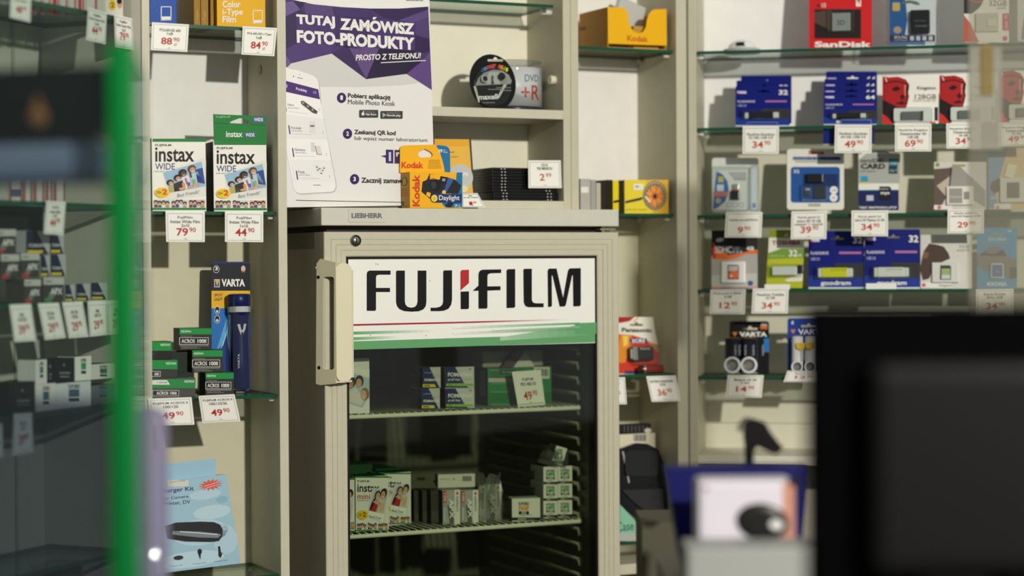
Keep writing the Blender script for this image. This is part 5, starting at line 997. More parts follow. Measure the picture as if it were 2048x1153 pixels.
def red_head(it, q, l=3):
    """abstract red head emblem"""
    P_ = lambda pts, c, k: it.poly([q(*p) for p in pts], c, l+k)
    P_([(0, .02), (.55, 0), (.86, .06), (.98, .16), (.93, .3), (.99, .42), (.9, .62), (.78, .78), (.4, .8), (0, .62)], (166, 24, 28), 0)
    P_([(0, .5), (.2, .56), (.42, .62), (.6, .66), (.86, .66), (.75, .8), (.4, 1), (0, 1)], (26, 12, 12), 1); P_([(.3, .26), (.5, .2), (.66, .25), (.55, .3), (.38, .31)], (30, 10, 10), 1); P_([(.62, .42), (.75, .36), (.82, .46), (.7, .5)], (50, 12, 12), 1); P_([(.44, .58), (.7, .52), (.88, .57), (.7, .6)], (60, 14, 14), 2); P_([(.8, .18), (.86, .18), (.84, .4), (.8, .4)], (224, 120, 110), 1)
    P_([(.02, .02), (.06, .02), (.14, .12), (.1, .13)], (226, 200, 196), 1); P_([(.9, .1), (1, .18), (.95, .36), (.97, .42), (.9, .62), (.86, .6), (.92, .4), (.86, .28), (.92, .18)], (40, 12, 14), 1); P_([(0, .12), (.5, .08), (.96, .14), (.97, .17), (.5, .11), (0, .15)], (70, 14, 16), 2)
it, f, g = king_sd((1928, -55, 2018, 85), 'white memory card pack with a red head emblem, on the highest glass shelf', .04, R1, '32')
red_head(it, lambda u, v: (1928 + 42*u, -35 + 62*v)); it.poly([(1928, 30), (1940, 45), (1958, 84), (1928, 84)], (190, 80, 62), 2); it.text('32GB', 1978, 0, 2014, 12, (90, 92, 88), .2, l=4); it.text('microSD', 1993, 14, 2012, 18, (120, 120, 118), .2, l=4); it.rect(2005, 27, 2018, 61, (190, 50, 70), 3); it.ell(2010, 77, 5, 5, (200, 70, 80), 3); it.text3('class 10', (2015, 58), (2015, 30), (2008, 58), (230, 200, 204), .6, 0, 4)
it.part('card_holder', 1951, 25, 1997, 64, -.005, 0, (190, 188, 170), .002, .3); it.part('memory_card', 1975, 37, 1992, 52, -.0065, -.005, (206, 202, 180), .0005)
it = card('card_pack', 'grey clear pack at the edge of the highest glass shelf', (2035, -50, 2110, 83), .05, R1, (196, 198, 198))
it.poly([(2050, 20), (2090, 20), (2090, 70), (2042, 80)], (120, 122, 124), 2)
# blue pen drive packs in stacks
GB1, GB2 = (10, 24, 112), (22, 52, 140)
def goodram(box, label, d, z, cap, stick, full=True, lean=9, flash=True, last='goodram'):
    x0, y0, x1, y1 = box; w = x1-x0; h = y1-y0; f = lambda u: x0+w*u; g = lambda v: y0+h*v
    it = card('pen_drive_pack', label, box, d, z, GB1, group='blue pen drive packs', holes=[hanger(f(.52), g(.12), w*.22, h*.07)], corner=3, lean=lean, cat='pen drive')
    it.text(cap, f(.80), g(.10), f(.97), g(.22), WHITE, 1.8); it.rect(f(.03), g(.13), f(.2), g(.19), (206, 200, 220), 3); it.rect(f(.03), g(.16), f(.08), g(.19), (210, 110, 140), 4)
    if full:
        it.rect(f(.0), g(.78), f(1), g(1), GB2, 1); it.rect(f(.48), g(.56), f(1), g(.82), (50, 50, 54), 2)
        for i in range(12): it.rect(f(.5+.04*i), g(.57), f(.51+.04*i), g(.81), (34, 34, 36), 3)
        it.text('FLASHDRIVE', f(.04), g(.36), f(.36), g(.41), (216, 214, 226), 1, l=4); it.text('USB 2.0', f(.04), g(.46), f(.2), g(.51), (180, 186, 216), .6, l=4); it.rect(f(.55), g(.36), f(.95), g(.4), (170, 110, 160), 3)
        st = it.part('pen_drive', f(.17), g(.64), f(.80), g(.80), -.010, 0, (226, 224, 214), .002, .3); it.part('pen_drive_body', f(.24), g(.635), f(.70), g(.80), -.0115, -.001, stick, .001, .3, parent=st)
        it.text('goodram 32GB', f(.40), g(.66), f(.68), g(.69), tuple(max(0, c*.6) for c in stick), .5, l=54)
        it.blister(f(.13), g(.60), f(.84), g(.84), .015, 4)
        if last: it.text(last, f(.22), g(.86), f(.76), g(.96), WHITE, 1.4, l=3)
        it.rect(f(0), g(.975), f(1), g(1), (222, 222, 222), 4)
    return it
zb = R2
goodram((1482, 151.5, 1583, 247), 'blue pen drive pack at the back of the pile of three', .075, R2, '32', BLACK, False)
goodram((1473, 161, 1580, 250), 'blue pen drive pack in the middle of the pile of three', .06, R2, '32', BLACK, False)
it = goodram((1471, 172, 1579, 253), 'front blue pen drive pack of the pile of three, with a black stick', .045, R2, '32', (22, 24, 30), True, last='')
it.frame(1494, 245, 1555, 256, 1, (130, 150, 190), 5)
goodram((1652, 143, 1754, 242), 'rearmost blue pen drive pack of the taller pile beside the red head packs', .09, R2, '64', BLACK, False)
goodram((1649, 158, 1753, 245), 'third blue pen drive pack from the front of the taller pile', .075, R2, '64', BLACK, False)
goodram((1648, 172, 1753, 248), 'second blue pen drive pack from the front of the taller pile', .06, R2, '64', BLACK, False)
it = goodram((1647, 184, 1753, 250), 'front blue pen drive pack of the taller pile, with a black stick', .045, R2, '64', (22, 24, 30), True, last='')
it.ell(1676, 244, 4, 3, (206, 210, 220), 5); it.frame(1682, 240, 1742, 249, 1, (150, 160, 190), 5)
it = card('pen_drive_pack', 'dark blue pack hanging below the second glass shelf behind a price tag', (1646, 253, 1748, 292), .02, RIGHT.z(1650, 292, .02), (18, 34, 110), lean=0, cat='pen drive')
it.rect(1646, 288, 1748, 292, (160, 150, 140), 2)
def dt_pack(box, label, d, cap):
    x0, y0, x1, y1 = box; w = x1-x0; h = y1-y0; f = lambda u: x0+w*u; g = lambda v: y0+h*v
    it = card('pen_drive_pack', label, box, d, R2, (232, 230, 220), 'red and white pen drive packs', cat='pen drive')
    it.rect(x0, g(.5), f(.2), y1, (26, 12, 12), 1); it.rect(x0, y0, f(.08), g(.5), (150, 22, 26), 1); red_head(it, lambda u, v: (f(.03+.45*u), g(v*.98)))
    it.poly([(f(0), g(.78)), (f(.08), g(.84)), (f(.2), g(1)), (f(0), g(1))], (200, 40, 40), 6)
    if cap:
        it.text('Kingston', f(.62), g(.2), f(.95), g(.29), (60, 62, 58), .8, l=4); it.text(cap, f(.58), g(.37), f(.96), g(.47), (70, 70, 66), .2, l=4); it.text('DataTraveler 50', f(.55), g(.48), f(.95), g(.52), (150, 150, 144), .2, l=4)
    it.rect(f(.93), g(.64), f(.99), g(.92), (40, 40, 40), 4); it.rect(f(.2), g(.66), f(.92), g(.95), (236, 235, 228), 6, 4)
    b_ = it.part('pen_drive', f(.34), g(.72), f(.73), g(.90), -.008, -.001, (130, 130, 126), .001, .25, .6); it.part('cap_end', f(.68), g(.715), f(.73), g(.905), -.0085, -.001, (60, 62, 60), .0006, .25, parent=b_)
    it.blister(f(.19), g(.65), f(.9), g(.97), .013, 5); it.ell(f(.9), g(.97), w*.05, h*.04, (210, 90, 80), 4)
    return it
dt_pack((1765, 153.5, 1877, 249), 'white pen drive pack with a red head emblem, next to the taller blue pile', .04, '128GB')
dt_pack((1879, 151, 1990, 247), 'second white pen drive pack with a red head emblem, partly veiled by reflections', .04, '16GB')
dt_pack((1996, 141, 2105, 244), 'white pen drive pack with a red head emblem, cut off by the picture edge', .04, '32GB')
TG = dict(top=.1)
def rtag(q, lines, p, c, label, **k): return price_tag(RIGHT, q, lines, p, c, label, GB, pc=(190, 70, 52), **k)
rtag([(1485.5, 253), (1558, 253), (1557.5, 308), (1485, 308)], ['Pendrive Goodram', '32 GB, USB 3.0'], '34', '90', 'white price tag under the pile of three blue pen drive packs', y0=.24, pv=.52)
rtag([(1670, 250), (1743.5, 250), (1743, 306), (1669, 306.5)], ['Pendrive Goodram', '64 GB, USB 3.0'], '49', '90', 'white price tag under the taller pile of blue pen drive packs', y0=.26, pv=.54)
rtag([(1790, 248.5), (1863, 248), (1862.5, 303), (1790, 303)], ['Pendrive Kingston', 'Datatraveler 50', '128 GB'], '69', '90', 'white price tag under the white 128GB pen drive pack', y0=.18, pv=.56)
rtag([(1892.5, 247), (1962, 246), (1962, 297), (1893, 297.5)], ['Pendrive Kingston', 'Datatraveler', '16 GB'], '34', '90', 'white price tag fading into reflections under the second red head pack', y0=.18, pv=.56)
rtag([(1996, 245.5), (2070, 244), (2070, 291), (1996, 293)], ['Pendrive Kingston', 'Datatraveler', '32 GB'], '49', '90', 'white price tag near the picture edge under the red head pack', y0=.18, pv=.56)
# third shelf
it = card('reader_pack', 'clear blister pack with a tiny black card reader, closest to the cabinet post', (1424, 316, 1517, 425), .05, R3, (204, 206, 200), corner=6, cat='card reader')
it.poly(cmap(c3r, [(255, 490), (560, 480), (545, 595), (540, 860), (215, 865), (240, 560)]), (226, 226, 220), 1); it.poly(cmap(c3r, [(255, 495), (310, 520), (360, 590), (372, 680), (340, 780), (260, 850), (220, 860), (240, 600)]), (70, 112, 168), 2)
it.rect(*c3r(270, 545), *c3r(322, 600), (206, 182, 96), 3, 1.5); it.rect(*c3r(258, 622), *c3r(325, 685), (214, 222, 226), 3, 1); it.rect(*c3r(225, 692), *c3r(365, 735), (206, 120, 110), 3); it.poly(cmap(c3r, ellipse(272, 778, 26, 28, 18)), (206, 176, 140), 3)
for i, y in enumerate((508, 530, 552, 570)): it.rect(*c3r(370+i*18, y), *c3r(540, y+9), (130, 132, 140), 3)
for i in range(3): it.frame(*c3r(355+i*58, 798), *c3r(395+i*58, 835), .7, (90, 90, 90), 3)
b_ = it.part('card_reader', *c3r(388, 675), *c3r(474, 765), -.008, 0, (26, 26, 28), .002, .2); it.part('usb_plug', *c3r(412, 615), *c3r(465, 678), -.006, -.001, (196, 192, 180), .0005, .25, .7, parent=b_); it.rect(*c3r(405, 668), *c3r(472, 680), (180, 70, 50), 38)
it.rect(*c3r(585, 470), *c3r(645, 860), (214, 220, 226), 2); it.rect(*c3r(598, 800), *c3r(632, 845), (120, 150, 200), 3)
it.blister(1421, 335, 1500, 424, .02, 6); it.blister(1503, 330, 1518, 424, .014, 5)
it = card('adapter_pack', 'white and blue card adapter pack with rounded blue window', (1574, 298, 1688, 420), .05, R3, (224, 223, 212), corner=6, cat='card reader')
ct(it, c3r, 'hama', 1140, 292, 1290, 332, (190, 54, 46), 2.2, .1); it.rect(*c3r(990, 355), *c3r(1445, 385), (50, 76, 130), 2); it.rect(*c3r(1010, 395), *c3r(1240, 408), (160, 160, 156), 2); it.text('microSD 32 GB', *c3r(1000, 362), *c3r(1250, 378), (170, 186, 214), .4, l=3)
it.rect(*c3r(968, 452), *c3r(1440, 795), (32, 82, 150), 2, 6); it.rect(*c3r(1085, 520), *c3r(1420, 640), (22, 46, 92), 3); it.text('32', *c3r(995, 478), *c3r(1050, 510), WHITE, 1, l=4); it.poly(cmap(c3r, ellipse(1382, 675, 38, 38, 20)), WHITE, 3); it.poly(cmap(c3r, ellipse(1380, 748, 38, 38, 20)), WHITE, 3); it.text('2.0', *c3r(1362, 665), *c3r(1402, 686), (80, 80, 80), 1, l=4); it.text('SD', *c3r(1362, 740), *c3r(1400, 758), (120, 120, 120), .6, l=4)
for i in range(9): it.rect(*c3r(1140+i*13, 805), *c3r(1146+i*13, 832), (90, 90, 86), 2)
it.part('usb_reader', *c3r(1120, 515), *c3r(1278, 602), -.008, 0, (20, 22, 28), .0015, .25); it.part('card_adapter', *c3r(1188, 632), *c3r(1305, 758), -.004, 0, (56, 60, 66), .0006, .3); b_ = it.part('micro_card', *c3r(1100, 672), *c3r(1155, 732), -.004, 0, (70, 74, 80), .0006, .3); it.part('gold_edge', *c3r(1108, 660), *c3r(1152, 676), -.0042, -.001, (206, 196, 170), .0004, .3, parent=b_); it.blister(*c3r(1068, 615), *c3r(1325, 778), .012, 4)
it = card('card_pack', 'grey and navy memory card carton with a wire hanging loop', (1717, 306, 1797, 423), .05, R3, (226, 226, 216), corner=1)
it.poly(cmap(c4r, [(-15, 385), (60, 325), (388, 325), (380, 610), (-15, 610)]), (168, 170, 162), 1); ct(it, c4r, 'microSDHC', 5, 372, 232, 410, (60, 62, 60), 1); ct(it, c4r, 'CARD', 8, 420, 242, 472, (32, 34, 34), 2.4); ct(it, c4r, 'with adapter', 0, 486, 160, 504, (90, 92, 90), .6)
it.rect(*c4r(278, 372), *c4r(362, 442), (44, 116, 130), 2); it.rect(*c4r(275, 442), *c4r(360, 518), (28, 54, 66), 2); ct(it, c4r, '16GB', 290, 390, 355, 428, (170, 206, 206), 1); ct(it, c4r, 'class 4', 286, 470, 352, 500, (150, 180, 180), .6)
it.rect(*c4r(5, 540), *c4r(76, 600), (40, 150, 190), 2); it.rect(*c4r(5, 596), *c4r(76, 615), (222, 200, 50), 2); it.rect(*c4r(-15, 675), *c4r(372, 870), (16, 32, 84), 2); it.line(*c4r(-15, 678), *c4r(372, 675), 1.5, (40, 120, 160), 3); ct(it, c4r, 'TABLET, SMARTPHONE & LAPTOP', -10, 832, 352, 858, WHITE, 1.2); it.rect(*c4r(62, 725), *c4r(130, 778), (186, 190, 200), 3)
b_ = it.pslab('memory_card', cmap(c4r, [(190, 640), (285, 640), (300, 660), (295, 770), (182, 765)]), -.0015, 0, (22, 24, 28)); ct(it, c4r, 'micro', 195, 655, 275, 672, (200, 200, 200), 1, 0, 9); ct(it, c4r, 'mys', 198, 695, 285, 725, WHITE, 1.6, 0, 9)
lp = [it.loc(*c4r(200+75*math.cos(math.pi*i/10), 325-25*math.sin(math.pi*i/10))) for i in range(11)]; done('hanging_loop', tube_bm([(a, .0006, b) for a, b in lp], .0008, 6), [mat((110, 112, 108), .4)], it.obj)
def canvas_pack(box, label, full):
    x0, y0, x1, y1 = box; w = x1-x0; h = y1-y0; f = lambda u: x0+w*u; g = lambda v: y0+h*v
    it = card('card_pack', label, box, .05, R3, (206, 204, 196), 'pale memory card packs', corner=2)
    it.poly([(x0, g(.15)), (f(.35), g(.12)), (f(.3), g(.6)), (f(.15), g(.9)), (x0, g(.9))], (96, 82, 72), 1); it.poly([(f(.05), g(.5)), (f(.3), g(.3)), (f(.25), g(.75))], (190, 176, 160), 2); it.poly([(f(.5), g(.1)), (f(.98), g(.6)), (f(.98), g(.95)), (f(.3), g(.5)), (f(.3), g(.1))], (150, 148, 142), 1)
    it.rect(x0, g(.9), f(.35), g(.995), (224, 222, 216), 3); it.ell(f(.1), g(.95), 4, 4, (200, 110, 96), 4); it.ell(f(.07), g(.06), 4, 4, (130, 150, 70), 4); it.rect(f(.35), g(.05), f(.6), g(.1), (160, 156, 100), 3)
    it.part('card_case', f(.24), g(.5), f(.75), g(.9), -.006, -.0005, (222, 218, 206), .003, .3); it.part('memory_card', f(.29), g(.55), f(.54), g(.86), -.0068, -.005, (150, 148, 142), .0005, .35); it.part('micro_card', f(.57), g(.62), f(.68), g(.78), -.0068, -.005, (140, 138, 132), .0005, .35)
    it.text('Canvas', f(.3), g(.7), f(.52), g(.75), (206, 204, 198), .6, l=33)
    return it
canvas_pack((1868, 324, 1973, 420), 'pale memory card pack with a grey card, third glass shelf, behind reflections', 1)
it = card('card_pack', 'blue and sand memory card pack at the edge of the third glass shelf', (1976, 296, 2080, 419), .05, R3, (206, 184, 134))
it.poly(cmap(c4r, [(1230, 270), (1420, 275), (1340, 560), (1300, 700), (1340, 850), (1230, 850)]), (110, 146, 172), 1); it.poly(cmap(c4r, [(1260, 600), (1330, 560), (1350, 680), (1290, 710), (1250, 660)]), (84, 68, 52), 2); it.rect(*c4r(1290, 805), *c4r(1450, 858), (226, 224, 218), 2); it.poly(cmap(c4r, ellipse(1322, 840, 18, 18, 14)), (206, 120, 100), 3); ct(it, c4r, 'microSD', 1260, 730, 1500, 765, (210, 210, 206), .6)
it.part('card_case', *c4r(1345, 550), *c4r(1590, 795), -.006, -.0005, (206, 206, 196), .003, .3); it.part('memory_card', *c4r(1412, 600), *c4r(1532, 752), -.0068, -.005, (96, 92, 80), .0005, .35); it.pslab('side_card', cmap(c4r, [(1420, 420), (1510, 440), (1470, 560), (1385, 540)]), -.003, 0, (222, 216, 190))
rtag([(1452, 424.5), (1525, 424.5), (1522.5, 475.5), (1449, 475.5)], ['Czytnik microSD/SDHC'], '9', '90', 'white price tag 9.90 below the clear blister with the tiny card reader', y0=.27, pv=.56)
rtag([(1583, 423), (1654, 422), (1652.5, 478.5), (1581.5, 479)], ['Karta pamięci', 'micro SD 32 GB', 'adapter + czytnik'], '39', '90', 'white price tag below the white and blue card adapter pack', y0=.18, pv=.52)
rtag([(1703, 421.5), (1776, 420.5), (1776, 473), (1703, 472.5)], ['Karta pamięci', 'micro SD Platinet 16 GB'], '34', '90', 'white price tag below the grey and navy memory card carton', y0=.2, pv=.5)
rtag([(1895.5, 419.5), (1968, 418), (1967.5, 467), (1895, 467)], ['Karta pamięci', 'micro SD Kingston 16 GB'], '29', '90', 'white price tag below the pale memory card pack behind reflections', y0=.12, pv=.5)
# fourth shelf
it = card('card_pack', 'black, orange and grey memory card pack with an orange card', (1423, 461, 1515, 578), .05, R4, (190, 188, 182), lean=7)
it.rect(1423, 461, 1515, 512, (40, 38, 38), 1); it.poly(cmap(c5r, [(248, 300), (300, 360), (420, 440), (560, 420), (640, 400), (742, 380), (742, 430), (620, 430), (500, 480), (380, 495), (246, 485)]), (222, 112, 46), 2); it.poly(cmap(c5r, [(246, 485), (380, 495), (500, 480), (620, 430), (742, 430), (735, 640), (238, 665)]), (168, 166, 160), 2); it.poly(cmap(c5r, [(248, 310), (300, 380), (280, 480), (246, 480)]), (196, 60, 30), 3)
ct(it, c5r, 'SDHC', 272, 345, 460, 422, (226, 226, 226), .8); it.poly(cmap(c5r, ellipse(328, 275, 45, 22, 18, rot=-10)), (190, 192, 194), 3); ct(it, c5r, 'CARD', 470, 350, 545, 385, (140, 140, 140), .6)
for i in range(3): it.rect(*c5r(470+i*40, 395), *c5r(492+i*40, 420), (150, 170, 206), 3)
ct(it, c5r, '4GB', 622, 348, 702, 392, WHITE, 2); it.poly(cmap(c5r, ellipse(663, 752, 30, 28, 18)), (60, 84, 150), 3); it.rect(*c5r(236, 788), *c5r(728, 812), (206, 150, 120), 3); it.rect(*c5r(340, 790), *c5r(640, 812), (150, 148, 146), 4)
it.part('card_case', *c5r(342, 510), *c5r(608, 750), -.006, 0, (226, 224, 218), .004, .3); b_ = it.pslab('memory_card', cmap(c5r, [(415, 550), (525, 550), (538, 565), (535, 708), (415, 708)]), -.0072, -.005, (60, 70, 78)); it.poly(cmap(c5r, [(423, 640), (528, 600), (528, 698), (423, 698)]), (222, 112, 56), 34); it.rect(*c5r(423, 562), *c5r(528, 620), (196, 190, 184), 33); ct(it, c5r, '4', 440, 655, 465, 690, WHITE, 1, 0, 35)
it = card('pen_drive_pack', 'lime green and white pen drive pack, tilted, beside the orange card pack', (1531, 459, 1612, 582), .045, R4, (176, 182, 44), lean=7, cat='pen drive', outline=cmap(c5r, [(835, 805), (1235, 805), (1258, 200), (1240, 165), (885, 165), (870, 200), (850, 500)]))
it.poly(cmap(c5r, [(872, 165), (1258, 165), (1255, 250), (868, 250)]), (132, 144, 36), 1); it.poly(cmap(c5r, [(866, 250), (1254, 262), (1250, 370), (1000, 370), (860, 420)]), (226, 224, 210), 2); ct(it, c5r, 'TOSHIBA', 900, 283, 1220, 330, (150, 50, 42), 2.2); it.poly(cmap(c5r, [(860, 425), (1000, 372), (1250, 362), (1248, 470), (858, 485)]), (112, 150, 56), 2); ct(it, c5r, '32', 1085, 385, 1180, 460, WHITE, 1.4); ct(it, c5r, 'GB', 1185, 430, 1225, 458, WHITE, .8); ct(it, c5r, 'USB flash drive', 868, 440, 1040, 460, (190, 210, 150), .3); it.poly(cmap(c5r, [(1040, 715), (1236, 640), (1236, 730), (1060, 735)]), (222, 222, 196), 3); it.poly(cmap(c5r, [(1040, 215), (1070, 200), (1085, 240), (1025, 240)]), (190, 196, 150), 3)
b_ = it.part('pen_drive', *c5r(900, 565), *c5r(1175, 665), -.010, 0, (222, 222, 214), .002, .3); it.part('cap_end', *c5r(1180, 550), *c5r(1245, 640), -.008, 0, (34, 34, 30), .002, .3, parent=b_); it.blister(*c5r(880, 540), *c5r(1225, 690), .014, 4)
it = goodram((1617, 462, 1728, 578), 'blue pen drive pack with a bright yellow stick', .05, R4, '32', (226, 222, 36), lean=7)
it = goodram((1729, 459, 1840, 578), 'blue pen drive pack with a white stick, beside the yellow one', .045, R4, '32', (230, 228, 216), lean=7)
it = card('card_pack', 'brown and white memory card pack veiled by reflections', (1841, 470, 1944, 578), .05, R4, (206, 204, 194), lean=7)
it.poly(cmap(c6r, [(680, 480), (700, 400), (760, 315), (850, 330), (920, 350), (970, 420), (990, 480), (900, 520), (800, 600), (760, 700), (690, 720), (660, 600)]), (74, 58, 48), 2); it.poly(cmap(c6r, [(700, 400), (760, 420), (740, 480), (690, 480)]), (120, 90, 66), 3); it.rect(*c6r(665, 740), *c6r(1000, 800), (226, 224, 218), 3); ct(it, c6r, 'Kingston', 870, 765, 1000, 792, (80, 80, 78), .8); it.poly(cmap(c6r, ellipse(700, 772, 22, 20, 16)), (206, 90, 90), 4); ct(it, c6r, '32GB', 1090, 330, 1205, 362, (150, 150, 146), .4); ct(it, c6r, 'microSD 100', 1065, 375, 1205, 400, (160, 160, 156), .3)
it.part('card_case', *c6r(790, 520), *c6r(1085, 745), -.006, 0, (206, 206, 200), .004, .3); it.pslab('memory_card', cmap(c6r, [(885, 555), (985, 555), (1000, 570), (998, 712), (880, 712)]), -.0072, -.005, (60, 62, 60)); it.rect(*c6r(895, 590), *c6r(990, 660), (150, 170, 110), 34); it.rect(*c6r(895, 660), *c6r(990, 705), (196, 198, 190), 34)
it = card('card_pack', 'sky blue memory card pack with a mountain print', (1954, 456, 2034, 578), .05, R4, (62, 142, 184), lean=7, holes=[hanger(*c6r(1505, 203), 29, 8)])
it.poly(cmap(c6r, [(1290, 460), (1340, 420), (1400, 365), (1470, 340), (1550, 370), (1600, 430), (1650, 470), (1720, 490), (1720, 700), (1640, 715), (1560, 640), (1380, 620), (1290, 560)]), (112, 110, 104), 2); it.poly(cmap(c6r, [(1310, 440), (1360, 405), (1420, 430), (1500, 420), (1570, 380), (1610, 450), (1500, 455), (1400, 450)]), (44, 44, 42), 3); ct(it, c6r, 'EXCERIA', 1410, 250, 1610, 288, (190, 210, 216), 1.2); ct(it, c6r, 'high speed', 1430, 297, 1590, 315, (150, 184, 200), .3); ct(it, c6r, '16', 1622, 162, 1662, 190, WHITE, 1); ct(it, c6r, 'KIOXIA', 1400, 740, 1615, 782, WHITE, 1.6); it.poly(cmap(c6r, [(1640, 580), (1722, 580), (1722, 690), (1650, 710)]), (60, 62, 58), 3)
b_ = it.pslab('memory_card', cmap(c6r, [(1440, 530), (1565, 530), (1582, 548), (1582, 698), (1438, 694)]), -.0025, 0, (226, 228, 230)); it.rect(*c6r(1452, 550), *c6r(1565, 680), (74, 106, 180), 13); ct(it, c6r, '16', 1490, 612, 1530, 636, (200, 210, 230), 1, 0, 14); it.blister(*c6r(1425, 515), *c6r(1600, 710), .008, 4)
rtag([(1421, 579.5), (1491.5, 579), (1489.5, 629), (1419.5, 628.5)], ['Karta pamięci SDHC', '4 GB'], '12', '90', 'white price tag below the orange and grey memory card pack', y0=.12, pv=.5)
rtag([(1505.5, 577.5), (1577.5, 577), (1575.5, 627.5), (1503, 627.5)], ['Pendrive Toshiba', '32 GB'], '34', '90', 'white price tag below the lime green pen drive pack', y0=.2, pv=.54)
rtag([(1952, 579), (2027, 578), (2027, 632), (1952, 633)], ['Karta Kioxia', 'SDHC 16GB'], '34', '90', 'white price tag below the sky blue pack, over the dark monitor', y0=.14, pv=.5)
tb_ = Item('folded_tag', 'blank white card strip in front of the white stick pen drive pack', 'price tag', RIGHT, .012, (1732, 567, 1793, 578), .0008, z=R4, col=(226, 226, 218), lean=20)
tb_ = Item('folded_tag', 'blank white card strip in front of the lime green pen drive pack', 'price tag', RIGHT, .012, (1529, 569, 1580, 579), .0008, z=R4, col=(226, 226, 218), lean=20)
# fifth shelf: batteries
def varta(box, label, col, nb, d, cells, wht):
    x0, y0, x1, y1 = box; w = x1-x0; h = y1-y0; f = lambda u: x0+w*u; g = lambda v: y0+h*v
    it = card('battery_pack', label, box, d, R5, col, 'blister packs of round batteries', holes=[hanger(f(.52), g(.125), w*.38, h*.075)], corner=5, lean=6, cat='battery')
    it.text('VARTA', f(.25), g(.2), f(.95), g(.29), WHITE, 2.4); it.poly([(f(.07), g(.205)), (f(.2), g(.205)), (f(.135), g(.285))], (206, 130, 40), 2); it.rect(f(.78), g(.08), f(.96), g(.15), (206, 110, 50), 2); it.rect(f(.8), g(.03), f(.95), g(.08), (206, 200, 190), 2)
    it.rect(f(.87), g(.32), f(1), g(.58), (40, 120, 190), 2)
    for (cx, cy, r_) in cells:
        a, b = it.loc(cx, cy, -.02); R0 = abs(it.loc(cx+r_, cy, -.02)[0]-a); top = it.loc(cx, g(.33))[1]
        cell = done('battery_cell', lathe_bm((a, -R0-.001, b-R0+.001), (0, .0, 1), [(0, R0*.94, 2), (.0015, R0, 2), (.006, R0, 0), ((top-b+R0)*.97, R0, 0), (top-b+R0, R0*.5, 1)], 24), [mat((24, 26, 36) if not wht else (214, 214, 210), .25), mat((190, 150, 60), .3, .6), mat((206, 206, 202), .3)], it.obj)
        cap_ = done('end_cap', lathe_bm((a, -R0*2.0+.002, b), (0, -1, 0), [(0, R0*1.02, 0), (.010, R0*1.02, 0), (.011, R0*.95, 0), (.0105, R0*.74, 0), (.008, R0*.72, 1), (.0085, R0*.45, 1), (.0075, R0*.42, 1)], 28), [mat((222, 224, 226), .35), mat((150, 148, 142), .3, .7)], it.obj)
    return it, f, g
it, f, g = varta((1459, 643, 1538, 750), 'black battery pack with two big round battery ends', (22, 22, 26), 2, .06, ((1466, 732, 16.5), (1499, 732, 16.5)), False)
for x in (1466, 1474, 1486, 1502, 1521): it.text3('VARTA', (x+7, 712), (x+7, 690), (x+3, 712), (170, 172, 180), 1.2, 0, 160)
it, f, g = varta((1575, 637, 1660, 748), 'blue battery pack with white batteries, half hidden by the black monitor', (32, 62, 146), 2, .055, ((1595, 735, 12), (1622, 735, 12)), True)
it.text('ENERGY', f(.08), g(.37), f(.45), g(.43), (206, 206, 226), 1.6, .2); it.text('8', f(.09), g(.05), f(.15), g(.11), WHITE, 1)
for cx in (1601, 1622): it.poly([(cx-9, 686), (cx+10, 686), (cx+9, 697), (cx+1, 701), (cx-8, 697)], (214, 176, 50), 130)
it.text3('VARTA', (1610, 722), (1610, 698), (1604, 722), (150, 150, 150), 1.4, 0, 130)
rtag([(1455.5, 750.5), (1527.5, 751), (1523, 796), (1451, 795)], ['Bateria LR 20', '2 szt'], '14', '90', 'white price tag below the pack with two big round battery ends', y0=.16, pv=.48)
rtag([(1575, 742), (1650, 742), (1640, 765.5), (1567, 764.5)], ['Baterie AAA'], '12', '90', 'folded white price tag below the blue battery pack', y0=.2, pv=.42, d=-.004)
# ------------------------------------------------------------------ side film cabinet
l0 = crop(0, 0, 2.882); l4_ = crop(0, 400, 2.882); l7_ = crop(0, 753, 2.882)
def lbox(box, d, z, th, label, col, group, sides=None, lean=0):
    return Item('film_box', label, 'film box', LEFT, d, box, th, z=z, col=col, sides=sides, group=group, lean=lean)
G1 = 'square instant film boxes on the highest side shelf'; G2 = 'film boxes on the side cabinet shelves'
xs_ = [(64, 80), (81, 96), (97, 113), (114, 130), (131, 147), (148, 163), (164, 188), (189, 207)]
for i, (a, b) in enumerate(xs_):
    it = lbox((a, -40, b, 8 + i*2.4), .03, L1, .06, 'red and white film box, top row of the side cabinet, ' + ('at its dark end', 'second from the dark end', 'third from the dark end', 'before the pale ones', 'first pale spine', 'behind the price tag', 'broad striped one', 'beside the yellow badge')[i], (206, 200, 192), G1)
    it.rect(a+1, -20, a+4, 30, (176, 60, 60), 1); it.rect(a+7, -20, a+8, 30, (150, 146, 140), 1)
    if i % 3 == 2: it.rect(a+9, -20, b, 30, (186, 44, 48), 1)
it = lbox((212, -40, 246, 31), .011, L1, .018, 'white instant film box with a yellow round badge, top row of the side cabinet', (226, 222, 208), G1)
it.ell(225, 10, 7, 11, (226, 190, 30), 2); it.text('2', 222, 5, 229, 15, (120, 60, 30), 1, l=3); it.ell(240, 8, 5, 9, (206, 160, 130), 2); it.ell(239, 2, 5, 6, HAIR, 3)
def ltag(q, lines, p, c, label, **k): return price_tag(LEFT, q, lines, p, c, label, GC, d=-.002, **k)
ltag([(22, -20), (63, -14), (61, 45), (20, 35)], ['Fujifilm', 'Instax Square'], '48', '90', 'white price tag on the side cabinet, highest and closest to the camera')
ltag([(176.5, 14), (214, 26), (211, 88.5), (172.5, 80)], ['Fujifilm', 'Instax Square Film', '1x10'], '44', '90', 'white price tag 44.90 under the highest side shelf, in the middle', y0=.14)
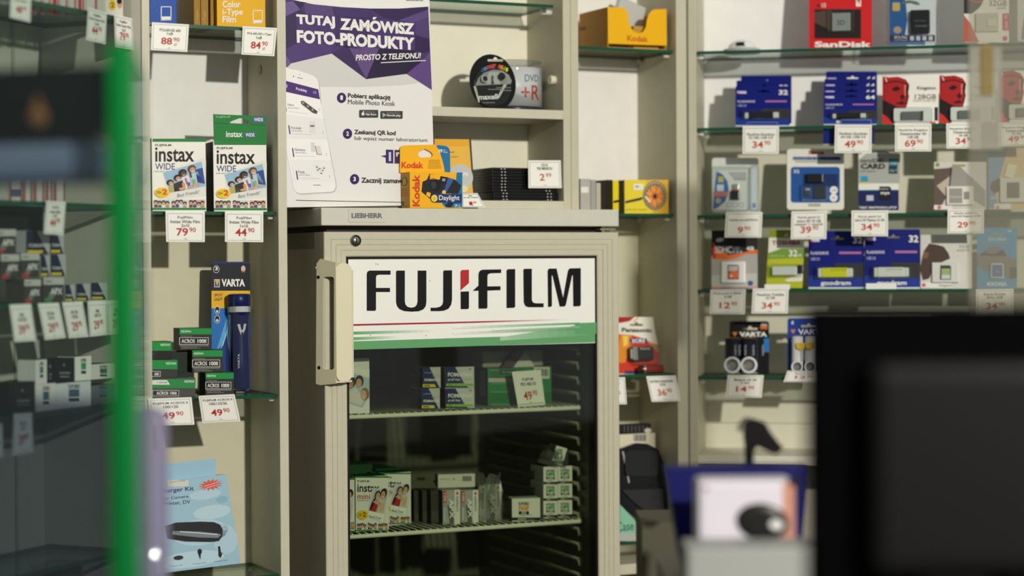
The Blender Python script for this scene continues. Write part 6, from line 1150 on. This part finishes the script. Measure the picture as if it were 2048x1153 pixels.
ltag([(229, 28), (264, 37), (267, 100), (231, 93)], ['Fujifilm', 'Instax Square Film', '2x10'], '79', '90', 'white price tag under the box with the yellow round badge', y0=.14)
# second row
for (a, b, y0, y1, w) in ((18, 44, 345, 404, 'with a small blue picture'), (46, 64, 350, 404, 'beside the blue picture'), (68, 88, 345, 404, 'third along'), (92, 104, 348, 405, 'above the 44.90 tag'), (108, 130, 350, 405, 'last before the haze')):
    it = lbox((a, y0, b, y1), .03, L2, .06, 'white and red film box, second side shelf, ' + w, (190, 188, 182), G2)
    it.rect(a, y0, a+5, y1, (150, 60, 56), 1); it.rect(b-3, y0, b, y1, (140, 56, 52), 1)
    if a == 18: it.rect(22, 380, 42, 394, (70, 84, 110), 2)
ltag([(93, 402), (132, 404), (127, 471), (88, 468)], ['FujiFilm', 'Instax Mini', '1x10'], '44', '90', 'white price tag 44.90 under the second side shelf, fading into haze', y0=.14)
it = Item('dark_box', 'large black box hanging under the second shelf of the side cabinet', 'box', LEFT, .06, (-30, 414, 86, 462), .08, z=None, col=(26, 30, 26)); 
it.obj.location.z += 0
# film boxes in three steps
def lfilm(box, d, z, label, kind):
    x0, y0, x1, y1 = box; f = lambda u: x0+(x1-x0)*u; g = lambda v: y0+(y1-y0)*v
    it = lbox(box, d, z, .036, label, (64, 62, 58) if kind == 'apx' else (176, 178, 176), G2, {'T': (150, 150, 146)})
    if kind == 'apx':
        it.rect(x0, y0, x1, g(.28), (190, 188, 180)); it.rect(f(.1), g(.12), f(.4), g(.18), (120, 116, 110), 2); it.text('APX', f(.35), g(.42), f(.92), g(.68), (226, 226, 220), 1.6); it.poly([(f(.3), g(.6)), (f(.6), g(.5)), (f(.5), g(.85)), (f(.2), g(.85))], (120, 118, 112)); it.rect(f(.05), g(.84), f(.42), g(.98), (176, 56, 52) if 'green' not in label else (50, 140, 80), 2)
    else:
        it.poly([(x0, y0), (f(.45), y0), (f(.95), y1), (x0, y1)], (26, 34, 60), 1); it.text('FOMAPAN', f(.12), g(.55), f(.95), g(.7), (190, 192, 190), 1.6); it.rect(f(.06), g(.83), f(.72), g(.95), (206, 190, 40), 2)
    return it
r3 = [lfilm(b, .02, L3, 'film box, lowest side shelf step, ' + w, k) for b, w, k in (((49, 559, 82, 607), 'silver with a red tab', 'apx'), ((87, 556, 128, 605), 'silver with a green tab', 'apx'), ((130, 570, 150, 604), 'navy, half veiled by haze', 'foma'), ((152, 568, 180, 602), 'navy with a yellow stripe, first in the haze', 'foma'), ((182, 566, 214, 600), 'navy with a yellow stripe, deepest in the haze', 'foma'))]
zz1 = L3 + r3[1].h_ + .0006
r2 = [lfilm(b, .03, zz1, 'film box, middle side shelf step, ' + w, k) for b, w, k in (((2, 509, 39, 558), 'dark silver, closest to the camera', 'apx'), ((42, 507, 79, 556), 'bright silver', 'apx'), ((81, 512, 100, 554), 'pale with navy, narrow', 'foma'), ((101, 509, 132, 553), 'navy, behind the haze', 'foma'))]
zz2 = zz1 + r2[1].h_ + .0006
[lfilm(b, .04, zz2, 'film box, top side shelf step, ' + w, k) for b, w, k in (((-10, 459, 32, 507), 'silver, cut by the picture edge', 'apx'), ((52, 462, 99, 509), 'navy with a yellow stripe, fully in view', 'foma'), ((101, 462, 128, 508), 'narrow navy, close to the price tag', 'foma'))]
for q, lines, p, lab in (([(19, 610), (62, 608), (73, 682), (29, 684.5)], ['ORWO', 'UN 54/35'], '39', 'first white price tag of the slanting row on the side cabinet, faintest print'), ([(76, 607.5), (118, 606), (132, 676), (90, 680.5)], ['APX 400', '135/36'], '29', 'second white price tag of the slanting row on the side cabinet'), ([(124.5, 605), (165, 603.5), (177.5, 674), (138, 677)], ['APX 100', '135/36'], '29', 'third white price tag of the slanting row on the side cabinet'), ([(175.5, 603), (213, 601.5), (215, 670), (180, 674)], ['FOMA', '100/135'], '29', 'fourth white price tag of the slanting row on the side cabinet'), ([(214, 601.5), (246, 600), (248, 668), (216.5, 670)], ['FOMA', '400/135'], '29', 'last price tag of the slanting row, behind the green glass edge')):
    ltag(q, lines, p, '90', lab, y0=.24, pv=.54, top=.12)
# black and white film boxes
def lil(box, d, z, label, col, white, gr=(60, 90, 110)):
    x0, y0, x1, y1 = box; f = lambda u: x0+(x1-x0)*u; g = lambda v: y0+(y1-y0)*v
    it = lbox(box, d, z, .036, label, col, G2, {'T': (30, 30, 30)})
    if white:
        it.text('ILFORD', f(.35), g(.1), f(.68), g(.26), (40, 40, 42), 1.6); it.rect(f(.36), g(.3), f(.66), g(.6), gr, 2); it.rect(f(.36), g(.66), f(.66), g(.8), (50, 54, 60), 2)
    else:
        it.text('ILFORD', f(.3), g(.62), f(.8), g(.7), (170, 170, 170), 1.2); it.rect(f(.3), g(.8), f(.75), g(.84), (150, 150, 150), 2); it.ell(f(.5), g(.3), 2, 3, (120, 120, 120), 2)
    return it
rr1 = [lil(b, .03, L4, 'film box, lowest side cabinet row, ' + w, c, wh) for b, w, c, wh in (((72, 768, 112, 819), 'wide white one', (206, 206, 200), True), ((113, 765, 182, 812), 'white pair under the green lettered box', (200, 202, 204), True), ((183, 770, 229, 800), 'dark and veiled by haze', (90, 96, 100), True), ((20, 765, 70, 819), 'black, closest to the camera', (24, 24, 26), False))]
zz3 = L4 + rr1[1].h_ + .0006
[lil(b, .036, zz3, 'film box, second lowest side cabinet row, ' + w, c, wh, gr) for b, w, c, wh, gr in (((72, 720, 94, 765), 'narrow white', (210, 210, 204), True, (80, 100, 120)), ((96, 720, 105, 765), 'thin black', (22, 22, 24), False, None), ((107, 717, 149, 762), 'black with grey print', (22, 22, 24), False, None), ((151, 713, 183, 757), 'white with a green print', (226, 226, 216), True, (40, 150, 70)), ((184, 728, 229, 760), 'white beside the green print, behind the haze', (206, 206, 196), True, (60, 90, 84)))]
ltag([(28, 828), (64, 826), (67.5, 905), (24.5, 913)], ['APX 100', '120'], '29', '90', 'white price tag under the black and white film boxes of the side cabinet', y0=.2)
ltag([(-22, 850), (5, 848), (7, 914), (-20, 918)], ['APX', '400'], '29', '90', 'white price tag at the picture edge below the side film cabinet', y0=.2)
it = Item('camera_box', 'dim cardboard camera box on the lowest side shelf, behind bluish haze', 'camera box', LEFT, .05, (110, 1128, 165, 1190), .05, col=(70, 62, 50)); it.rect(115, 1135, 140, 1142, (100, 92, 76)); it.ell(152, 1140, 8, 9, (30, 28, 26), 2)
# ------------------------------------------------------------------ foreground showcase with green glass edge
def upright(o, e1):
    e1 = V((e1.x, e1.y, 0)).normalized(); n = V((0, 0, 1)).cross(e1); return M(((e1.x, n.x, 0, o.x), (e1.y, n.y, 0, o.y), (0, 0, 1, 0), (0, 0, 0, 1)))
E0 = at_depth(243, 530, 2.0); mwS = upright(E0, V((.88, -.30, 0)))      # front pane runs to the left and a little forward
sc0 = empty('glass_showcase', mwS, 'hazy foreground glass showcase with a bright green glass edge', 'showcase')
zt_, zb_ = at_depth(243, 88, 2.0).z, at_depth(243, 1230, 2.0).z
HZ = clear((232, 240, 236), .02, .05, (130, 142, 146)); HZ2 = clear((206, 226, 216), .03, .20, (120, 160, 146))  # reflections in the showcase panes are painted as diffuse haze
done('front_pane', box_bm(-.5, -.011, -.004, .004, zb_-.06, zt_+.3), [HZ], sc0)
done('green_edge', box_bm(-.011, .011, -.007, .009, zb_, zt_, .002), [mat((16, 132, 60), .3)], sc0)
done('side_pane', box_bm(-.003, .003, 0, .26, zb_-.08, zt_-.01), [HZ2], sc0).matrix_basis = M.Translation((.010, .010, 0)) @ M.Rotation(R_(27), 4, 'Z')  # added pane, its teal haze stands for the blur beside the green edge
done('shelf_plate', box_bm(-.42, -.034, .008, .066, at_depth(120, 358, 2.05).z-.006, at_depth(120, 358, 2.05).z), [mat((70, 90, 110), .3)], sc0)
zsh = at_depth(120, 358, 2.05).z
base = done('plinth', box_bm(-.5, .013, -.01, .07, 0, zb_-.08, .002), [mat((50, 52, 60), .5)], sc0)
done('reflection_haze', box_bm(-.5, -.02, .008, .011, zb_-.08, at_depth(120, 800, 2.0).z), [clear((206, 210, 222), .02, .26, (70, 74, 98))], sc0)  # added sheet, bluish reflection haze put into its colour
zlav = at_depth(100, 285, 2.08).z; ztop = at_depth(100, 135, 2.08).z
lb = done('shirt_reflection', box_bm(-.36, -.045, .03, .06, 0, zlav-zsh-.0005, .012), [mat((186, 192, 240), .7, 0, 30)], None, mwS @ M.Translation((0, 0, zsh+.0003))); tag(lb, 'lavender blue padded box lying in the hazy foreground showcase', 'box')  # added lavender block in place of a shirt reflected in the glass
db = done('camera_reflection', box_bm(-.36, -.030, .03, .06, 0, ztop-zlav-.001, .01), [mat((5, 14, 9), .85)], None, mwS @ M.Translation((0, 0, zlav+.0003))); tag(db, 'almost black green case on the lavender box in the foreground showcase', 'case')  # added dark block in place of a camera reflected in the glass
for (px, py, c, w) in ((40, 228, (196, 124, 70), 'orange ball charm hanging on the dark foreground case'), (196, 262, (206, 160, 160), 'pale pink ball charm hanging on the corner of the dark foreground case')):
    p = at_depth(px, py, 2.0 if px > 100 else 2.02); q = mwS.inverted() @ p
    bm = lathe_bm((0, 0, -.012), (0, 0, 1), [(0, .001, 0), (.003, .007, 0), (.009, .0105, 0), (.015, .0095, 0), (.021, .005, 0), (.028, .002, 0), (.034, .0015, 0)], 18)
    o = done('charm', bm, [mat(c, .5)], None, mwS @ M.Translation((q.x, .0178, q.z))); tag(o, w, 'charm', 'ball charms on the dark case')  # added balls in place of two hands reflected in the glass
p = at_depth(300, 800, 2.35); mv = upright(V((p.x, p.y, 0)), V((1, .1, 0)))
o = done('lavender_haze', lathe_bm((0, 0, 0), (0, 0, 1), [(0, .021, 0), (at_depth(300, 830, 2.35).z, .021, 0), (at_depth(300, 815, 2.35).z, .010, 0)], 28), [clear((214, 206, 226), .04, .55, (150, 146, 172))], None, mv @ M.Translation((.0, 0, 0))); tag(o, 'translucent lavender tube standing behind the green glass edge', 'tube')  # added column, lavender haze modelled as a translucent solid
# ------------------------------------------------------------------ counter with monitor
cz = .78
ct_ = done('shop_counter', box_bm(.205, 1.5, 1.45, 2.87, cz-.04, cz, .003), [mat((150, 148, 140), .4, 0, 20)]); tag(ct_, 'grey shop counter carrying the black monitor and white camera box', 'counter')
done('counter_front', box_bm(.225, 1.48, 1.47, 2.85, 0, cz-.04), [mat((120, 118, 108), .5)], ct_)
# monitor seen from behind, dark and out of focus
mx0, mx1 = at_depth(1618, 800, 1.8), at_depth(2190, 800, 1.8); mt0 = at_depth(1618, 612, 1.8).z
mm = M.Translation(V((mx0.x, 1.8, 0)))
mo = empty('monitor', mm, 'large black computer monitor on the counter, out of focus in front of the memory cards', 'monitor')
w_ = mx1.x-mx0.x
done('housing', box_bm(0, w_, 0, .03, cz+.06, mt0, .006), [mat((2, 2, 3), .85)], mo)
done('back_bulge', box_bm(.05, w_-.05, -.03, 0, cz+.14, mt0-.05, .014), [mat((3, 3, 4), .6)], mo)
done('stand_neck', box_bm(w_/2-.03, w_/2+.03, -.01, .02, cz, cz+.16, .004), [mat((10, 11, 12), .5)], mo); done('stand_foot', box_bm(w_/2-.11, w_/2+.11, -.09, .09, cz, cz+.012, .004), [mat((10, 11, 12), .5)], mo)
# white box, blue gift bag, white instant camera box
def abox(name, label, cat, x0, x1, y0, Y, dep, zb, col, bev=.004, sides=None):
    A_ = at_depth(x0, 800, Y); B_ = at_depth(x1, 800, Y); zt = at_depth((x0+x1)/2, y0, Y).z
    o = done(name, box_bm(0, B_.x-A_.x, 0, dep, 0, zt-zb, bev), [mat(col, .5)], None, M.Translation((A_.x, Y, zb))); return tag(o, label, cat)
wb = abox('white_box', 'pale grey-white box on the counter in front of the white camera box', 'box', 1372, 1640, 1097, 2.4, .09, cz, (158, 160, 156))
A_ = at_depth(1395, 800, 2.5); B_ = at_depth(1590, 800, 2.5)
zt5 = at_depth(1490, 962, 2.5).z
cb = done('camera_box', box_bm(0, B_.x-A_.x, 0, .07, 0, zt5-cz, .008), [mat((214, 208, 218), .5)], None, M.Translation((A_.x, 2.5, cz))); tag(cb, 'white camera box with a big black lens on the counter, out of focus', 'camera box')
S = subprint(cb, M.Translation((A_.x, 2.5, cz)), Face(V((A_.x, 2.5, cz)), V((1, 0, 0)), V((0, 0, 1))))
S.ell(1412, 979, 4.5, 5, (150, 90, 140), 1); S.rect(1566, 966, 1589, 1098, (196, 140, 118), 1); S.ell(1588, 964, 12, 9, (30, 24, 26), 2)
lp_ = at_depth(1526, 1046, 2.495); 
ln = done('lens', lathe_bm((0, .0, 0), (0, -1, 0), [(0, .0335, 0), (.002, .033, 0), (.004, .029, 1), (.0045, .012, 1)], 36), [mat((26, 26, 24), .4), mat((34, 34, 32), .3)], cb); ln.location = (lp_.x-A_.x, 0, lp_.z-cz); ln.scale = (1, 1, .70); ln.rotation_euler = (0, R_(10), 0)
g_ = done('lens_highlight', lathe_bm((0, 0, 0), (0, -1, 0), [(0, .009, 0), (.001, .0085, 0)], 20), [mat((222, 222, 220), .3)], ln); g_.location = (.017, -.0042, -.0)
zbb = at_depth(1470, 936, 2.66).z
bl0, bl1 = at_depth(1332, 936, 2.66), at_depth(1612, 936, 2.66); bb0 = at_depth(1368, 1130, 2.66)
gb = done('gift_bag', slab_bm([(bb0.x-bl0.x, 0), (bl1.x-bl0.x-.01, 0), (bl1.x-bl0.x, zbb-cz), (0, zbb-cz)], None, 0, .05), [mat((12, 18, 88), .5)], None, M.Translation((bl0.x, 2.66, cz))); tag(gb, 'dark blue tapered bag standing behind the white camera box', 'bag')
# barcode scanner on its stand
sp_ = at_depth(1499, 930, 2.78); hz_ = at_depth(1499, 862, 2.78).z
sc1 = empty('barcode_scanner', M.Translation((sp_.x, 2.785, cz)), 'black hand scanner in its stand, blurred, above the dark blue bag', 'scanner')
done('stand_foot', lathe_bm((0, 0, 0), (0, 0, 1), [(0, .045, 0), (.006, .045, 0), (.01, .012, 0)], 24), [mat((4, 4, 5), .6)], sc1)
done('stand_pole', cyl_bm((0, 0, .008), (0, 0, 1), .0065, .0065, hz_-cz-.008, 14), [mat((4, 4, 5), .6)], sc1)
Hc = lambda x, y: ((x-1499)/4000*2.78, at_depth(x, y, 2.78).z-cz)
done('scanner_head', slab_bm([Hc(*p) for p in ((1489, 842), (1503, 838), (1530, 846), (1540, 864), (1566, 897), (1552, 908), (1540, 906), (1513, 893), (1506, 905), (1494, 905), (1490, 880))], None, -.014, .014), [mat((3, 3, 4), .6)], sc1)
done('trigger_grip', slab_bm([Hc(*p) for p in ((1478, 852), (1490, 838), (1497, 836), (1500, 850), (1492, 862), (1478, 864))], None, -.011, .011), [mat((110, 108, 96), .4)], sc1)
# grey bin behind the counter
gp_ = at_depth(1284, 1046, 3.1); gq_ = at_depth(1378, 1046, 3.1)
o = done('grey_bin', slab_bm([(.004, 0), (gq_.x-gp_.x-.004, 0), (gq_.x-gp_.x, gp_.z), (0, gp_.z)], None, 0, .16), [mat((86, 84, 68), .5)], None, M.Translation((gp_.x, 3.1, 0))); tag(o, 'tall grey bin standing between the fridge and the dark blue bag', 'bin')
# foreground pane at the card cabinet, its reflections painted as haze and bands
pa, pb2 = at_depth(1938, 400, 2.9), at_depth(2120, 400, 2.9)
gp2 = empty('glass_screen', M.Translation((pa.x, 2.9, 0)), 'hazy sheet of glass standing before the end of the memory card cabinet', 'glass screen')
zl, zh = at_depth(1950, 640, 2.9).z, at_depth(1950, -40, 2.9).z
done('glass_pane', box_bm(0, pb2.x-pa.x, 0, .005, .05, zh), [clear((226, 226, 220), .06, .14, (190, 186, 170))], gp2)
k1, k2 = at_depth(1962, 400, 2.9).x-pa.x, at_depth(1985, 400, 2.9).x-pa.x
k3 = at_depth(2003, 400, 2.9).x-pa.x
done('reflection_band', box_bm(0, k3, -.004, -.001, at_depth(1950, 300, 2.9).z, at_depth(1950, 95, 2.9).z), [clear((226, 226, 216), .05, .38, (186, 184, 172))], gp2)  # pale reflection in the pane, put in as a diffuse sheet
done('sand_reflection', box_bm(k1, k2, -.008, -.005, at_depth(1950, 190, 2.9).z, at_depth(1950, 90, 2.9).z), [clear((230, 220, 190), .05, .2, (200, 180, 130))], gp2)  # sand-coloured reflection, put in as a tinted strip
done('pane_foot', box_bm(0, pb2.x-pa.x, -.03, .035, 0, .05, .003), [mat((60, 60, 58), .5)], gp2)
# ------------------------------------------------------------------ finish
flush_prints()
